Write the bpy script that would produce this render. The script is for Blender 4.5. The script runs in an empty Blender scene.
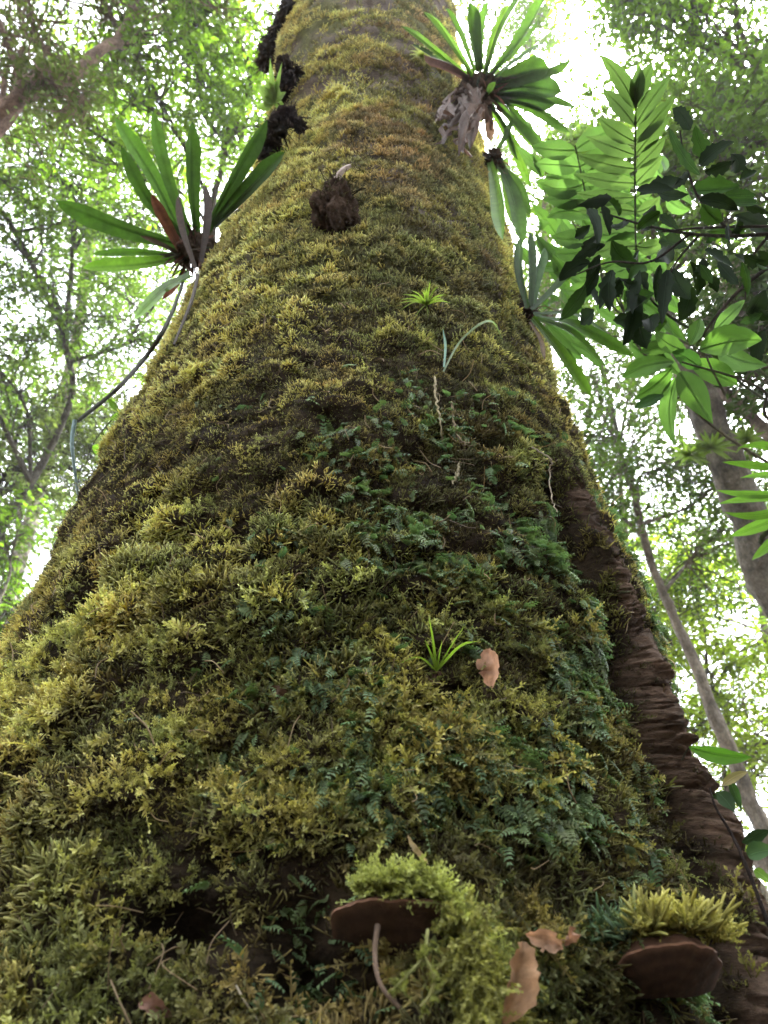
import bpy, math, random
import numpy as np
rng = np.random.default_rng(7)
random.seed(7)
R = math.radians
sc = bpy.context.scene
COL = sc.collection

# ------------------------------------------------------------------ camera
PITCH = R(42.0)
F_PX = 740.0
CAM = np.array([0.0, 0.0, 0.60])
cd = bpy.data.cameras.new('camera'); cam = bpy.data.objects.new('camera', cd); COL.objects.link(cam)
cam.location = CAM; cam.rotation_euler = (R(90) + PITCH, 0, 0)
cd.sensor_fit = 'VERTICAL'; cd.sensor_height = 36; cd.sensor_width = 27; cd.lens = 36 * F_PX / 1024
cd.clip_start = 0.02; cd.clip_end = 2000
cd.dof.use_dof = True; cd.dof.focus_distance = 1.35; cd.dof.aperture_fstop = 6.5
sc.camera = cam

# ------------------------------------------------------------------ sky and sun
SUN_EL, SUN_AZ = R(67.5), R(42.0)          # azimuth clockwise from +Y
w = bpy.data.worlds.new("World"); sc.world = w; w.use_nodes = True
nt = w.node_tree; nt.nodes.clear()
out = nt.nodes.new('ShaderNodeOutputWorld'); bg = nt.nodes.new('ShaderNodeBackground')
sky = nt.nodes.new('ShaderNodeTexSky'); sky.sky_type = 'NISHITA'; sky.sun_disc = False
sky.sun_elevation = SUN_EL; sky.sun_rotation = SUN_AZ
sky.air_density = 1.0; sky.dust_density = 3.0; sky.ozone_density = 1.0
# thin high cloud: greyer, whiter sky
tc = nt.nodes.new('ShaderNodeTexCoord'); nz = nt.nodes.new('ShaderNodeTexNoise'); nz.inputs['Scale'].default_value = 2.2; nz.inputs['Detail'].default_value = 5
rp = nt.nodes.new('ShaderNodeValToRGB'); rp.color_ramp.elements[0].position = .25; rp.color_ramp.elements[0].color = (.55,.55,.55,1); rp.color_ramp.elements[1].position = .6
bw = nt.nodes.new('ShaderNodeRGBToBW')
mul = nt.nodes.new('ShaderNodeMix'); mul.data_type = 'RGBA'; mul.blend_type = 'MULTIPLY'; mul.inputs[0].default_value = 1.0
mul.inputs[7].default_value = (1.9, 1.98, 2.1, 1)
mx = nt.nodes.new('ShaderNodeMix'); mx.data_type = 'RGBA'
nt.links.new(tc.outputs['Generated'], nz.inputs['Vector']); nt.links.new(nz.outputs['Fac'], rp.inputs['Fac'])
nt.links.new(sky.outputs[0], bw.inputs[0]); nt.links.new(bw.outputs[0], mul.inputs[6])
nt.links.new(rp.outputs[0], mx.inputs[0]); nt.links.new(sky.outputs[0], mx.inputs[6]); nt.links.new(mul.outputs[2], mx.inputs[7])
nt.links.new(mx.outputs[2], bg.inputs['Color']); bg.inputs['Strength'].default_value = 0.15
nt.links.new(bg.outputs[0], out.inputs['Surface'])

sl = bpy.data.lights.new('sun', 'SUN'); so = bpy.data.objects.new('sun', sl); COL.objects.link(so)
sl.energy = 4.0; sl.angle = R(0.6); sl.color = (1.0, 0.95, 0.86)
from mathutils import Vector, Matrix
sdir = Vector((math.sin(SUN_AZ) * math.cos(SUN_EL), math.cos(SUN_AZ) * math.cos(SUN_EL), math.sin(SUN_EL)))
so.rotation_euler = sdir.to_track_quat('Z', 'Y').to_euler(); so.location = (4, 6, 30)

sc.view_settings.view_transform = 'Standard'; sc.view_settings.look = 'None'
sc.view_settings.gamma = 1; sc.view_settings.exposure = 3.2
sc.render.engine = 'CYCLES'
cy = sc.cycles
cy.use_denoising = True; cy.max_bounces = 7; cy.diffuse_bounces = 4; cy.glossy_bounces = 2; cy.transmission_bounces = 5
cy.sample_clamp_indirect = 6; cy.caustics_reflective = False; cy.caustics_refractive = False

# ------------------------------------------------------------------ numeric helpers
Fv = np.array([0, math.cos(PITCH), math.sin(PITCH)]); Uv = np.array([0, -math.sin(PITCH), math.cos(PITCH)]); Rv = np.array([1.0, 0, 0])
def ray(px, py):
    d = (px - 384.0) * Rv + (512.0 - py) * Uv + F_PX * Fv
    return d / np.linalg.norm(d)
def at(px, py, dist): return CAM + ray(px, py) * dist
def project(P):
    v = P - CAM
    f = v @ Fv
    f = np.where(f < .05, .05, f)
    return 384 + F_PX * (v @ Rv) / f, 512 - F_PX * (v @ Uv) / f
def hsh(i, j, k):
    i = i.astype(np.int64); j = j.astype(np.int64)
    h = (i * 374761393 + j * 668265263 + k * 1442695041) & 0xffffffff
    h = ((h ^ (h >> 13)) * 1274126177) & 0xffffffff
    h = (h ^ (h >> 16)) & 0xffffffff
    return h / 4294967295.0
def vn(x, y, s=0):
    xi = np.floor(x); yi = np.floor(y); fx = x - xi; fy = y - yi
    fx = fx * fx * fx * (fx * (fx * 6 - 15) + 10); fy = fy * fy * fy * (fy * (fy * 6 - 15) + 10)
    a = hsh(xi, yi, s); b = hsh(xi + 1, yi, s); c = hsh(xi, yi + 1, s); d = hsh(xi + 1, yi + 1, s)
    return (a + (b - a) * fx) * (1 - fy) + (c + (d - c) * fx) * fy
def fbm(x, y, s=0, o=4):
    v = 0; a = .5; t = 0
    for k in range(o):
        v = v + a * vn(x * 2 ** k + 17.3 * k, y * 2 ** k + 9.1 * k, s + k); t += a; a *= .5
    return v / t
def worley(x, y, s=0):
    xi = np.floor(x); yi = np.floor(y); f1 = np.full(np.shape(x), 9.); f2 = np.full(np.shape(x), 9.); cid = np.zeros(np.shape(x))
    for dx in (-1, 0, 1):
        for dy in (-1, 0, 1):
            cx = xi + dx; cy_ = yi + dy; px = cx + hsh(cx, cy_, s); py = cy_ + hsh(cx, cy_, s + 50); d = np.hypot(x - px, y - py)
            h = hsh(cx, cy_, s + 90); n = d < f1
            f2 = np.where(n, f1, np.minimum(f2, d)); cid = np.where(n, h, cid); f1 = np.where(n, d, f1)
    return f1, f2, cid
def cushions(th, z):
    sx = th * .65; wx = sx + .035 * (vn(sx * 14, z * 14, 201) - .5) + .02 * (vn(sx * 40, z * 40, 203) - .5); wz = z + .035 * (vn(sx * 14 + 9, z * 14, 205) - .5) + .02 * (vn(sx * 40, z * 40 + 7, 207) - .5)
    a1, a2, ai = worley(wx * 11, wz * 14, 211); b1, b2, bi = worley(wx * 26 + 5, wz * 30, 223)
    da = np.sqrt(np.clip(1 - (a1 / .85) ** 2, 0, 1)); db = np.sqrt(np.clip(1 - (b1 / .85) ** 2, 0, 1))
    return da, ai, a2 - a1, db, bi, b2 - b1
def sstep(a, b, x):
    t = np.clip((x - a) / (b - a), 0, 1); return t * t * (3 - 2 * t)
def norm(v): return v / np.maximum(np.linalg.norm(v, axis=-1, keepdims=True), 1e-9)

# ------------------------------------------------------------------ mesh helpers
def new_mesh(name, V, faces, mats, col=None, smooth=True, matidx=None):
    """faces: list of int arrays (n,k)"""
    me = bpy.data.meshes.new(name)
    V = np.asarray(V, np.float32)
    me.vertices.add(len(V)); me.vertices.foreach_set('co', V.ravel())
    faces = [np.asarray(f, np.int32) for f in faces if len(f)]
    L = np.concatenate([f.ravel() for f in faces]); n = np.concatenate([np.full(len(f), f.shape[1], np.int32) for f in faces])
    me.loops.add(len(L)); me.loops.foreach_set('vertex_index', L)
    me.polygons.add(len(n)); st = np.concatenate([[0], np.cumsum(n)[:-1]]).astype(np.int32)
    me.polygons.foreach_set('loop_start', st)
    if smooth: me.polygons.foreach_set('use_smooth', np.ones(len(n), bool))
    if matidx is not None: me.polygons.foreach_set('material_index', np.asarray(matidx, np.int32))
    for m in (mats if isinstance(mats, (list, tuple)) else [mats]): me.materials.append(m)
    if col is not None:
        a = me.color_attributes.new('tint', 'FLOAT_COLOR', 'POINT')
        c = np.ones((len(V), 4), np.float32); c[:, :3] = col
        a.data.foreach_set('color', c.ravel())
    me.update(calc_edges=True)
    return me
class Soup:
    def __init__(s): s.V = []; s.F3 = []; s.F4 = []; s.C = []; s.n = 0
    def add(s, V, F, C=None):
        V = np.asarray(V, float).reshape(-1, 3); F = np.asarray(F, int)
        if F.shape[1] == 3: s.F3.append(F + s.n)
        else: s.F4.append(F + s.n)
        s.V.append(V); s.n += len(V)
        if C is None: C = (1, 1, 1)
        C = np.asarray(C, float)
        if C.ndim == 1: C = np.tile(C, (len(V), 1))
        s.C.append(C)
    def mesh(s, name, mat, smooth=True):
        f = []
        if s.F3: f.append(np.concatenate(s.F3))
        if s.F4: f.append(np.concatenate(s.F4))
        return new_mesh(name, np.concatenate(s.V), f, mat, np.concatenate(s.C), smooth)
    def obj(s, name, mat, parent=None, smooth=True, **props):
        return put(s.mesh(name, mat, smooth), name, parent, **props)
def put(me, name, parent=None, **props):
    o = bpy.data.objects.new(name, me); COL.objects.link(o)
    if parent is not None:
        o.parent = parent; o.matrix_parent_inverse = Matrix.Translation(-parent.location)
    for k, v in props.items(): o[k] = v
    return o
def thing(name, label, category, loc, group=None):
    o = bpy.data.objects.new(name, None); COL.objects.link(o); o.location = tuple(float(v) for v in loc)
    o['label'] = label; o['category'] = category
    if group: o['group'] = group
    o.empty_display_size = .1
    return o
def spline(P, n):
    """Catmull-Rom through P -> n points"""
    P = np.asarray(P, float)
    if len(P) == 2: return P[0] + (P[1] - P[0]) * np.linspace(0, 1, n)[:, None]
    Q = np.vstack([2 * P[0] - P[1], P, 2 * P[-1] - P[-2]])
    t = np.linspace(0, len(P) - 1 - 1e-9, n); i = t.astype(int); u = (t - i)[:, None]
    a, b, c, d = Q[i], Q[i + 1], Q[i + 2], Q[i + 3]
    return .5 * ((2 * b) + (c - a) * u + (2 * a - 5 * b + 4 * c - d) * u * u + (3 * b - 3 * c + d - a) * u ** 3)
def tube_geo(P, rad, sides=8, rough=0., seed=0):
    P = np.asarray(P, float); K = len(P); rad = np.broadcast_to(rad, (K,))
    T = norm(np.gradient(P, axis=0))
    ref = np.array([0, 0, 1.]) if abs(T[0][2]) < .9 else np.array([1., 0, 0])
    A = norm(np.cross(T[0], ref)); As = [A]
    for k in range(1, K):
        A = As[-1] - T[k] * (As[-1] @ T[k]); As.append(A / np.linalg.norm(A))
    A = np.array(As); B = np.cross(T, A)
    ang = np.arange(sides) * 2 * math.pi / sides
    r = rad[:, None] * np.ones(sides)
    if rough:
        L = np.concatenate([[0], np.cumsum(np.linalg.norm(np.diff(P, axis=0), axis=1))])
        r = r * (1 + rough * (fbm(L[:, None] * 6 + ang[None, :] * 0, np.cos(ang)[None, :] * 2 + np.sin(ang)[None, :] * 3 + 7, seed) - .5) * 2)
    V = P[:, None] + r[..., None] * (np.cos(ang)[None, :, None] * A[:, None] + np.sin(ang)[None, :, None] * B[:, None])
    V = V.reshape(-1, 3)
    i = np.arange(K - 1)[:, None] * sides; j = np.arange(sides)[None]; j2 = (j + 1) % sides
    F = np.stack([i + j, i + j2, i + sides + j2, i + sides + j], -1).reshape(-1, 4)
    # end caps
    V = np.vstack([V, P[0], P[-1]]); n = K * sides
    c0 = np.stack([np.full(sides, n), j2[0], j[0], ], -1); c1 = np.stack([np.full(sides, n + 1), (K - 1) * sides + j[0], (K - 1) * sides + j2[0]], -1)
    return V, F, np.vstack([c0, c1])
def add_tube(s, P, rad, sides=8, col=(1, 1, 1), rough=0., seed=0):
    V, F, C = tube_geo(P, rad, sides, rough, seed)
    s.add(V, F, col); s.add(V, C, col)
def instance(tv, tf, tc, P, X, Y, Z, S, colA, colB=None):
    """replicate a template (v,3) at P with axes X Y Z; tc (v,) blend 0..1 between per-instance colours A and B"""
    n = len(P); v = len(tv)
    M = np.stack([X, Y, Z], 1) * S[:, None, None]      # n,3(axis),3
    V = np.einsum('va,nak->nvk', tv, M) + P[:, None]
    F = (tf[None] + (np.arange(n) * v)[:, None, None]).reshape(-1, tf.shape[1])
    if colB is None: C = np.repeat(colA[:, None], v, 1)
    else: C = colA[:, None] * (1 - tc[None, :, None]) + colB[:, None] * tc[None, :, None]
    return V.reshape(-1, 3), F, np.clip(C.reshape(-1, 3), .002, .7)

# ------------------------------------------------------------------ materials
def mat(name, base=None, rough=.8, transl=0., tint=True, noise=None, bump=None, spec=.3, tcol=(1.3, 1.5, .6), coord='Object', sss=0):
    m = bpy.data.materials.new(name); m.use_nodes = True; n = m.node_tree; N = n.nodes; L = n.links
    p = N['Principled BSDF']; p.inputs['Roughness'].default_value = rough; p.inputs['Specular IOR Level'].default_value = spec
    o = N['Material Output']
    c = None
    if tint:
        a = N.new('ShaderNodeVertexColor'); a.layer_name = 'tint'; c = a.outputs['Color']
    else:
        r_ = N.new('ShaderNodeRGB'); r_.outputs[0].default_value = (*base, 1); c = r_.outputs[0]
    tcn = N.new('ShaderNodeTexCoord')
    if noise:
        for (scale, lo, hi, stretch) in noise:
            mp = N.new('ShaderNodeMapping'); mp.inputs['Scale'].default_value = stretch
            L.new(tcn.outputs[coord], mp.inputs[0])
            t = N.new('ShaderNodeTexNoise'); t.inputs['Scale'].default_value = scale; t.inputs['Detail'].default_value = 6; t.inputs['Roughness'].default_value = .65
            L.new(mp.outputs[0], t.inputs['Vector'])
            r_ = N.new('ShaderNodeMapRange'); r_.inputs['From Min'].default_value = .3; r_.inputs['From Max'].default_value = .7
            r_.inputs['To Min'].default_value = lo; r_.inputs['To Max'].default_value = hi
            L.new(t.outputs['Fac'], r_.inputs['Value'])
            q = N.new('ShaderNodeMix'); q.data_type = 'RGBA'; q.blend_type = 'MULTIPLY'; q.inputs[0].default_value = 1
            L.new(c, q.inputs[6]); L.new(r_.outputs[0], q.inputs[7]); c = q.outputs[2]
    L.new(c, p.inputs['Base Color'])
    if bump:
        last = None
        for (scale, dist, stretch) in bump:
            mp = N.new('ShaderNodeMapping'); mp.inputs['Scale'].default_value = stretch
            L.new(tcn.outputs[coord], mp.inputs[0])
            t = N.new('ShaderNodeTexNoise'); t.inputs['Scale'].default_value = scale; t.inputs['Detail'].default_value = 8; t.inputs['Roughness'].default_value = .7
            L.new(mp.outputs[0], t.inputs['Vector'])
            b = N.new('ShaderNodeBump'); b.inputs['Strength'].default_value = 1; b.inputs['Distance'].default_value = dist
            L.new(t.outputs['Fac'], b.inputs['Height'])
            if last: L.new(last, b.inputs['Normal'])
            last = b.outputs[0]
        L.new(last, p.inputs['Normal'])
    if transl > 0:
        t = N.new('ShaderNodeBsdfTranslucent')
        q = N.new('ShaderNodeMix'); q.data_type = 'RGBA'; q.blend_type = 'MULTIPLY'; q.inputs[0].default_value = 1
        L.new(c, q.inputs[6]); q.inputs[7].default_value = (*tcol, 1); L.new(q.outputs[2], t.inputs['Color'])
        ms = N.new('ShaderNodeMixShader'); ms.inputs[0].default_value = transl
        L.new(p.outputs[0], ms.inputs[1]); L.new(t.outputs[0], ms.inputs[2]); L.new(ms.outputs[0], o.inputs['Surface'])
    return m
M_moss = mat('moss', rough=.75, transl=.35, spec=.25, tcol=(1.3, 1.35, .72))
M_fern = mat('filmy_fern', rough=.6, transl=.3, spec=.25, tcol=(1.1, 1.4, .8))
M_leaf = mat('leaf', rough=.6, transl=.44, spec=.25, tcol=(1.35, 1.6, .75), noise=[(9, .8, 1.25, (1, 1, 1))])
M_dleaf = mat('thick_leaf', rough=.75, transl=.14, spec=.12, tcol=(1.5, 1.8, .6), noise=[(12, .75, 1.3, (1, 1, 1))])
M_far = mat('crown_leaf', rough=.55, transl=.42, spec=.25, tcol=(1.55, 1.75, .6))
M_brom = mat('strap_leaf', rough=.6, transl=.36, spec=.22, tcol=(1.35, 1.7, .6), noise=[(14, .7, 1.3, (1, 1, 1)), (60, .85, 1.15, (1, 1, 1))])
M_bark = mat('trunk_bark', rough=.9, spec=.15, noise=[(7, .6, 1.5, (1, 1, 1.6)), (60, .6, 1.5, (1, 1, 3))], bump=[(14, .02, (1, 1, 6)), (42, .03, (1, 1, 6)), (160, .012, (1, 1, 3))])
M_tbark = mat('tree_bark', rough=.9, spec=.15, noise=[(3.5, .45, 1.7, (1, 1, .8)), (14, .5, 1.6, (1, 1, .7)), (60, .7, 1.4, (1, 1, .6))], bump=[(12, .05, (1, 1, .5)), (40, .03, (1, 1, .4))])
M_dead = mat('dead_leaf', rough=.7, transl=.25, spec=.25, tcol=(1.2, 1.0, .8), noise=[(50, .65, 1.3, (1, 1, 1))], bump=[(120, .003, (1, 1, 1))])
M_humus = mat('humus', rough=1, spec=.05, noise=[(60, .5, 1.7, (1, 1, 1))], bump=[(90, .02, (1, 1, 1))])
M_fung = mat('fungus', rough=.7, spec=.2, noise=[(40, .75, 1.25, (1, 1, 1)), (250, .9, 1.1, (1, 1, 1))], bump=[(200, .002, (1, 1, 1)), (30, .006, (1, 1, 1))])
M_root = mat('root', rough=.85, spec=.2, noise=[(80, .6, 1.4, (1, 1, 1))], bump=[(150, .003, (1, 1, .5))])
M_ground = mat('forest_floor', base=(.055, .038, .022), tint=False, rough=.95, noise=[(.8, .6, 1.5, (1, 1, 1)), (14, .5, 1.6, (1, 1, 1))], bump=[(20, .04, (1, 1, 1))])

# ------------------------------------------------------------------ trunk form
D_AX = 1.6
def edge_profile(pts):
    zs, az = [], []
    for (x, y) in pts:
        d = ray(x, y); a = math.atan2(d[0], d[1]); tz = d[2] / math.hypot(d[0], d[1])
        zs.append(CAM[2] + tz * D_AX * .9); az.append(a)
    return np.array(zs), np.array(az)
LE = [(290, 0), (284, 47), (272, 120), (262, 165), (240, 212), (205, 272), (170, 340), (140, 396), (90, 486), (50, 552), (22, 610), (0, 655), (-60, 760), (-130, 900), (-180, 1000)]
RE = [(449, 0), (462, 80), (482, 165), (506, 240), (521, 295), (537, 340), (552, 390), (566, 440), (586, 490), (606, 530), (632, 590), (659, 665), (674, 718), (703, 782), (733, 853), (768, 925), (795, 1000)]
zl, al = edge_profile(LE); zr, ar = edge_profile(RE)
o_ = np.argsort(zl); zl, al = zl[o_], al[o_]; o_ = np.argsort(zr); zr, ar = zr[o_], ar[o_]
zz = np.linspace(0, 7.2, 60)
aL = np.interp(zz, zl, al); aR = np.interp(zz, zr, ar)
# flare toward the ground
aL -= np.clip(.75 - zz, 0, 1) * .25; aR += np.clip(.75 - zz, 0, 1) * .18
cc = (aL + aR) / 2; hh = (aR - aL) / 2
cxs = D_AX * np.sin(cc); cys = D_AX * np.cos(cc); rs = D_AX * np.sin(hh)
ker = np.ones(5) / 5
def smooth(a): return np.convolve(np.pad(a, 2, mode='edge'), ker, 'valid')
cxs, cys, rs = smooth(cxs), smooth(cys), smooth(rs) - .012
ZT = 15.0
zz = np.concatenate([[-.4], zz, [ZT]]); cxs = np.concatenate([[cxs[0]], cxs, [cxs[-1] - .1]]); cys = np.concatenate([[cys[0]], cys, [cys[-1] + .25]]); rs = np.concatenate([[rs[0] + .12], rs, [rs[-1] * .55]])
print('radii', [(round(float(z), 1), round(float(r_), 2), round(float(c_), 2)) for z, r_, c_ in zip(zz[::8], rs[::8], cxs[::8])])
def base_r(th, z):
    return np.interp(z, zz, rs)
def in_front(th):  return th
RIDGE_PX = [(557, 480), (572, 520), (590, 560), (612, 610), (632, 660), (652, 720), (678, 780), (700, 830), (722, 890), (744, 960), (760, 1015)]
def hit(px, py, rf):
    d = ray(px, py); t = np.arange(.3, 12, .004); P = CAM + d * t[:, None]
    cx = np.interp(P[:, 2], zz, cxs); cyy = np.interp(P[:, 2], zz, cys)
    dx = P[:, 0] - cx; dy = P[:, 1] - cyy; th = np.arctan2(dx, -dy)
    ins = np.hypot(dx, dy) < rf(th, P[:, 2])
    if not ins.any():
        i = int(np.argmin(np.hypot(dx, dy) - rf(th, P[:, 2])))
    else: i = int(np.argmax(ins))
    return th[i], P[i, 2]
rg = np.array([hit(x, y, base_r) for x, y in RIDGE_PX])
o_ = np.argsort(rg[:, 1]); rg = rg[o_]
RZ = np.concatenate([[-.4], rg[:, 1], [rg[-1, 1] + .3]]); RT = np.concatenate([[rg[0, 0] + .15], rg[:, 0], [rg[-1, 0] - .02]])
def ridge_d(th, z):      # arc distance from the ridge line, + toward +x ; fades at its top
    return (th - np.interp(z, RZ, RT)) * .7
RTOP = rg[-1, 1]
def ridge_fade(z): return 1 - sstep(RTOP - .15, RTOP + .12, z)
def bark_zone(th, z):    # 1 where the bare bark rib shows
    d = ridge_d(th, z) + .035 * (fbm(z * 14, th * 8, 77, 3) - .5) * 1.6
    wl = .034 + .006 * (1 - sstep(.6, 1.3, z)); wr = .05 + .35 * (1 - sstep(1.0, 1.45, z))
    return sstep(-wl - .012, -wl + .008, d) * (1 - sstep(wr, wr + .03, d)) * ridge_fade(z)
def disp(th, z):
    s = th * .65
    near = 1 - .3 * sstep(1.3, 3.5, z)
    h = .05 * (fbm(s * 1.6, z * 1.1, 3, 3) - .5)
    h = h + .042 * near * (fbm(s * 6.5, z * 6.5, 11, 3) - .5)
    da, ai, ea, db, bi, eb = cushions(th, z)
    h = h + near * (.055 * (da - .6) * (.35 + .9 * ai) + .022 * (db - .6) * (.3 + bi))
    rib = 0.0
    d = ridge_d(th, z)
    rf = ridge_fade(z)
    h = h * (1 - .75 * bark_zone(th, z))
    h = h + rf * (.05 * np.exp(-(d / .05) ** 2) - .06 * np.exp(-((d + .075) / .03) ** 2))
    bz = bark_zone(th, z)
    h = h + bz * (.012 * (fbm(s * 7 + 3, z * 60 + 6 * vn(s * 9, z * 5, 5), 31, 2) - .5) * 2 - .010 * np.clip(1 - np.abs(fbm(s * 16, z * 85 + 9 * vn(s * 8, z * 6, 6), 33, 2) - .5) * 9, 0, 1) - .012 * np.clip(1 - np.abs(fbm(s * 30, z * 14, 39, 2) - .5) * 12, 0, 1)) + bz * .016 * (fbm(s * 26, z * 9, 35, 3) - .5)
    # horizontal shelves and cracks higher up the bark
    up = sstep(1.8, 3.2, z)
    h = h + up * .035 * (fbm(s * 3.2 + 4, z * 6.5 + 1.2 * s, 41, 3) - .5)
    return h
HOLES = [(hit(x, y, base_r), a, b, d) for x, y, a, b, d in [(185, 930, .05, .03, .06), (225, 862, .035, .022, .05), (300, 950, .025, .05, .05), (618, 940, .012, .03, .04), (640, 1015, .04, .025, .04), (350, 990, .06, .03, .04), (480, 350, .0, .0, .0), (240, 540, .03, .03, .035), (300, 520, .02, .03, .03), (160, 545, .04, .02, .03), (330, 430, .03, .03, .03), (560, 560, .03, .05, .04), (500, 500, .03, .04, .03), (270, 790, .03, .02, .04), (430, 720, .03, .02, .035), (120, 640, .03, .02, .03)] if d > 0]
def holes_f(th, z):
    v = 0
    for (t_, z_), a, b, d in HOLES: v = v + d * np.exp(-((th - t_) * .7 / a) ** 2 - ((z - z_) / b) ** 2)
    return v
disp0 = disp
def disp(th, z): return disp0(th, z) - holes_f(th, z)
def surf_r(th, z): return base_r(th, z) + disp(th, z)
def surf(th, z, off=0.):
    r = surf_r(th, z) + off
    return np.stack([np.interp(z, zz, cxs) + r * np.sin(th), np.interp(z, zz, cys) - r * np.cos(th), z], -1)
def surf_n(th, z, e=.012):
    a = surf(th + e / .65, z) - surf(th - e / .65, z); b = surf(th, z + e) - surf(th, z - e)
    return norm(np.cross(a, b))
def on_trunk(px, py):
    th, z = hit(px, py, surf_r)
    th = np.array([th]); z = np.array([z])
    P = surf(th, z)[0]; N = surf_n(th, z, .03)[0]
    up = np.array([0, 0, 1.]) - N * N[2]; up /= np.linalg.norm(up)
    return P, N, up, np.cross(up, N), (float(th[0]), float(z[0]))

def safe(px, py, d, gap=.05):
    r = ray(px, py); t = np.arange(.3, 12, .01); Q = CAM + r * t[:, None]
    ins = np.hypot(Q[:, 0] - np.interp(Q[:, 2], zz, cxs), Q[:, 1] - np.interp(Q[:, 2], zz, cys)) < base_r(0, Q[:, 2]) + .05
    return at(px, py, min(d, t[int(np.argmax(ins))] - gap) if ins.any() else d)
# ------------------------------------------------------------------ ground
n = 120
g = np.concatenate([-np.geomspace(400, .5, 60), np.geomspace(.5, 400, 60)])
gx, gy = np.meshgrid(g, g, indexing='ij')
gz = (fbm(gx * .25 + 50, gy * .25 + 50, 91, 4) - .5) * .35 * sstep(1.5, 6, np.hypot(gx, gy)) + .0
gi = np.arange(n * n).reshape(n, n)
gf = np.stack([gi[:-1, :-1], gi[1:, :-1], gi[1:, 1:], gi[:-1, 1:]], -1).reshape(-1, 4)
put(new_mesh('ground', np.stack([gx, gy, gz], -1).reshape(-1, 3), [gf], M_ground), 'ground', kind='structure')

# ------------------------------------------------------------------ the great tree
tree0 = thing('mossy_tree', 'huge moss-covered tree trunk seen from its foot, tapering up into the canopy', 'tree', (cxs[3], cys[3], 0))
th1 = np.concatenate([np.linspace(-math.pi, -1.7, 50)[:-1], np.linspace(-1.7, .6, 300)[:-1], np.linspace(.6, 1.25, 170)[:-1], np.linspace(1.25, 1.7, 50)[:-1], np.linspace(1.7, math.pi, 50)])
z1 = np.concatenate([np.linspace(-.4, .5, 60)[:-1], np.linspace(.5, 1.75, 760)[:-1], np.linspace(1.75, 2.4, 190)[:-1], np.linspace(2.4, 7.5, 420)[:-1], np.linspace(7.5, ZT, 60)])
TH, Z = np.meshgrid(th1, z1, indexing='ij')
blend = sstep(math.pi - .5, math.pi, np.abs(TH))
V = surf(TH.ravel(), Z.ravel())
V2 = surf(np.full(Z.size, math.pi), Z.ravel()); 
rr0 = surf_r(TH.ravel(), Z.ravel()); rr1 = surf_r(np.full(Z.size, math.pi), Z.ravel())
rr = rr0 * (1 - blend.ravel()) + rr1 * blend.ravel()
V = np.stack([np.interp(Z.ravel(), zz, cxs) + rr * np.sin(TH.ravel()), np.interp(Z.ravel(), zz, cys) - rr * np.cos(TH.ravel()), Z.ravel()], -1)
nt_, nz_ = TH.shape
gi = np.arange(nt_ * nz_).reshape(nt_, nz_)
tf = np.stack([gi[:-1, :-1], gi[1:, :-1], gi[1:, 1:], gi[:-1, 1:]], -1).reshape(-1, 4)
bz = bark_zone(TH.ravel(), Z.ravel())[:, None]
nn = fbm(TH.ravel() * 6, Z.ravel() * 10, 51, 4)[:, None]
n2 = fbm(TH.ravel() * 2.2, Z.ravel() * 2.2, 55, 3)[:, None]
soil = np.array([.040, .026, .014]) * (.6 + .9 * nn)
ribc = np.array([.18, .115, .078]) * (.3 + 1.4 * nn) * (.5 + 1.0 * fbm(TH.ravel() * 5, Z.ravel() * 90 + 6 * vn(TH.ravel() * 6, Z.ravel() * 5, 5), 58, 2)[:, None])
grey = np.array([.13, .10, .075]) * (.5 + 1.0 * nn)
upz = sstep(1.6, 2.8, Z.ravel())[:, None]
alg = np.array([.10, .10, .03])
upc = grey * (1 - sstep(.4, .65, n2)) + (alg * (.5 + nn)) * sstep(.4, .65, n2)
C = soil * (1 - upz) + upc * upz
C = C * (1 - bz) + ribc * bz
put(new_mesh('trunk', V, [tf], M_bark, C), 'trunk', tree0)

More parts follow.
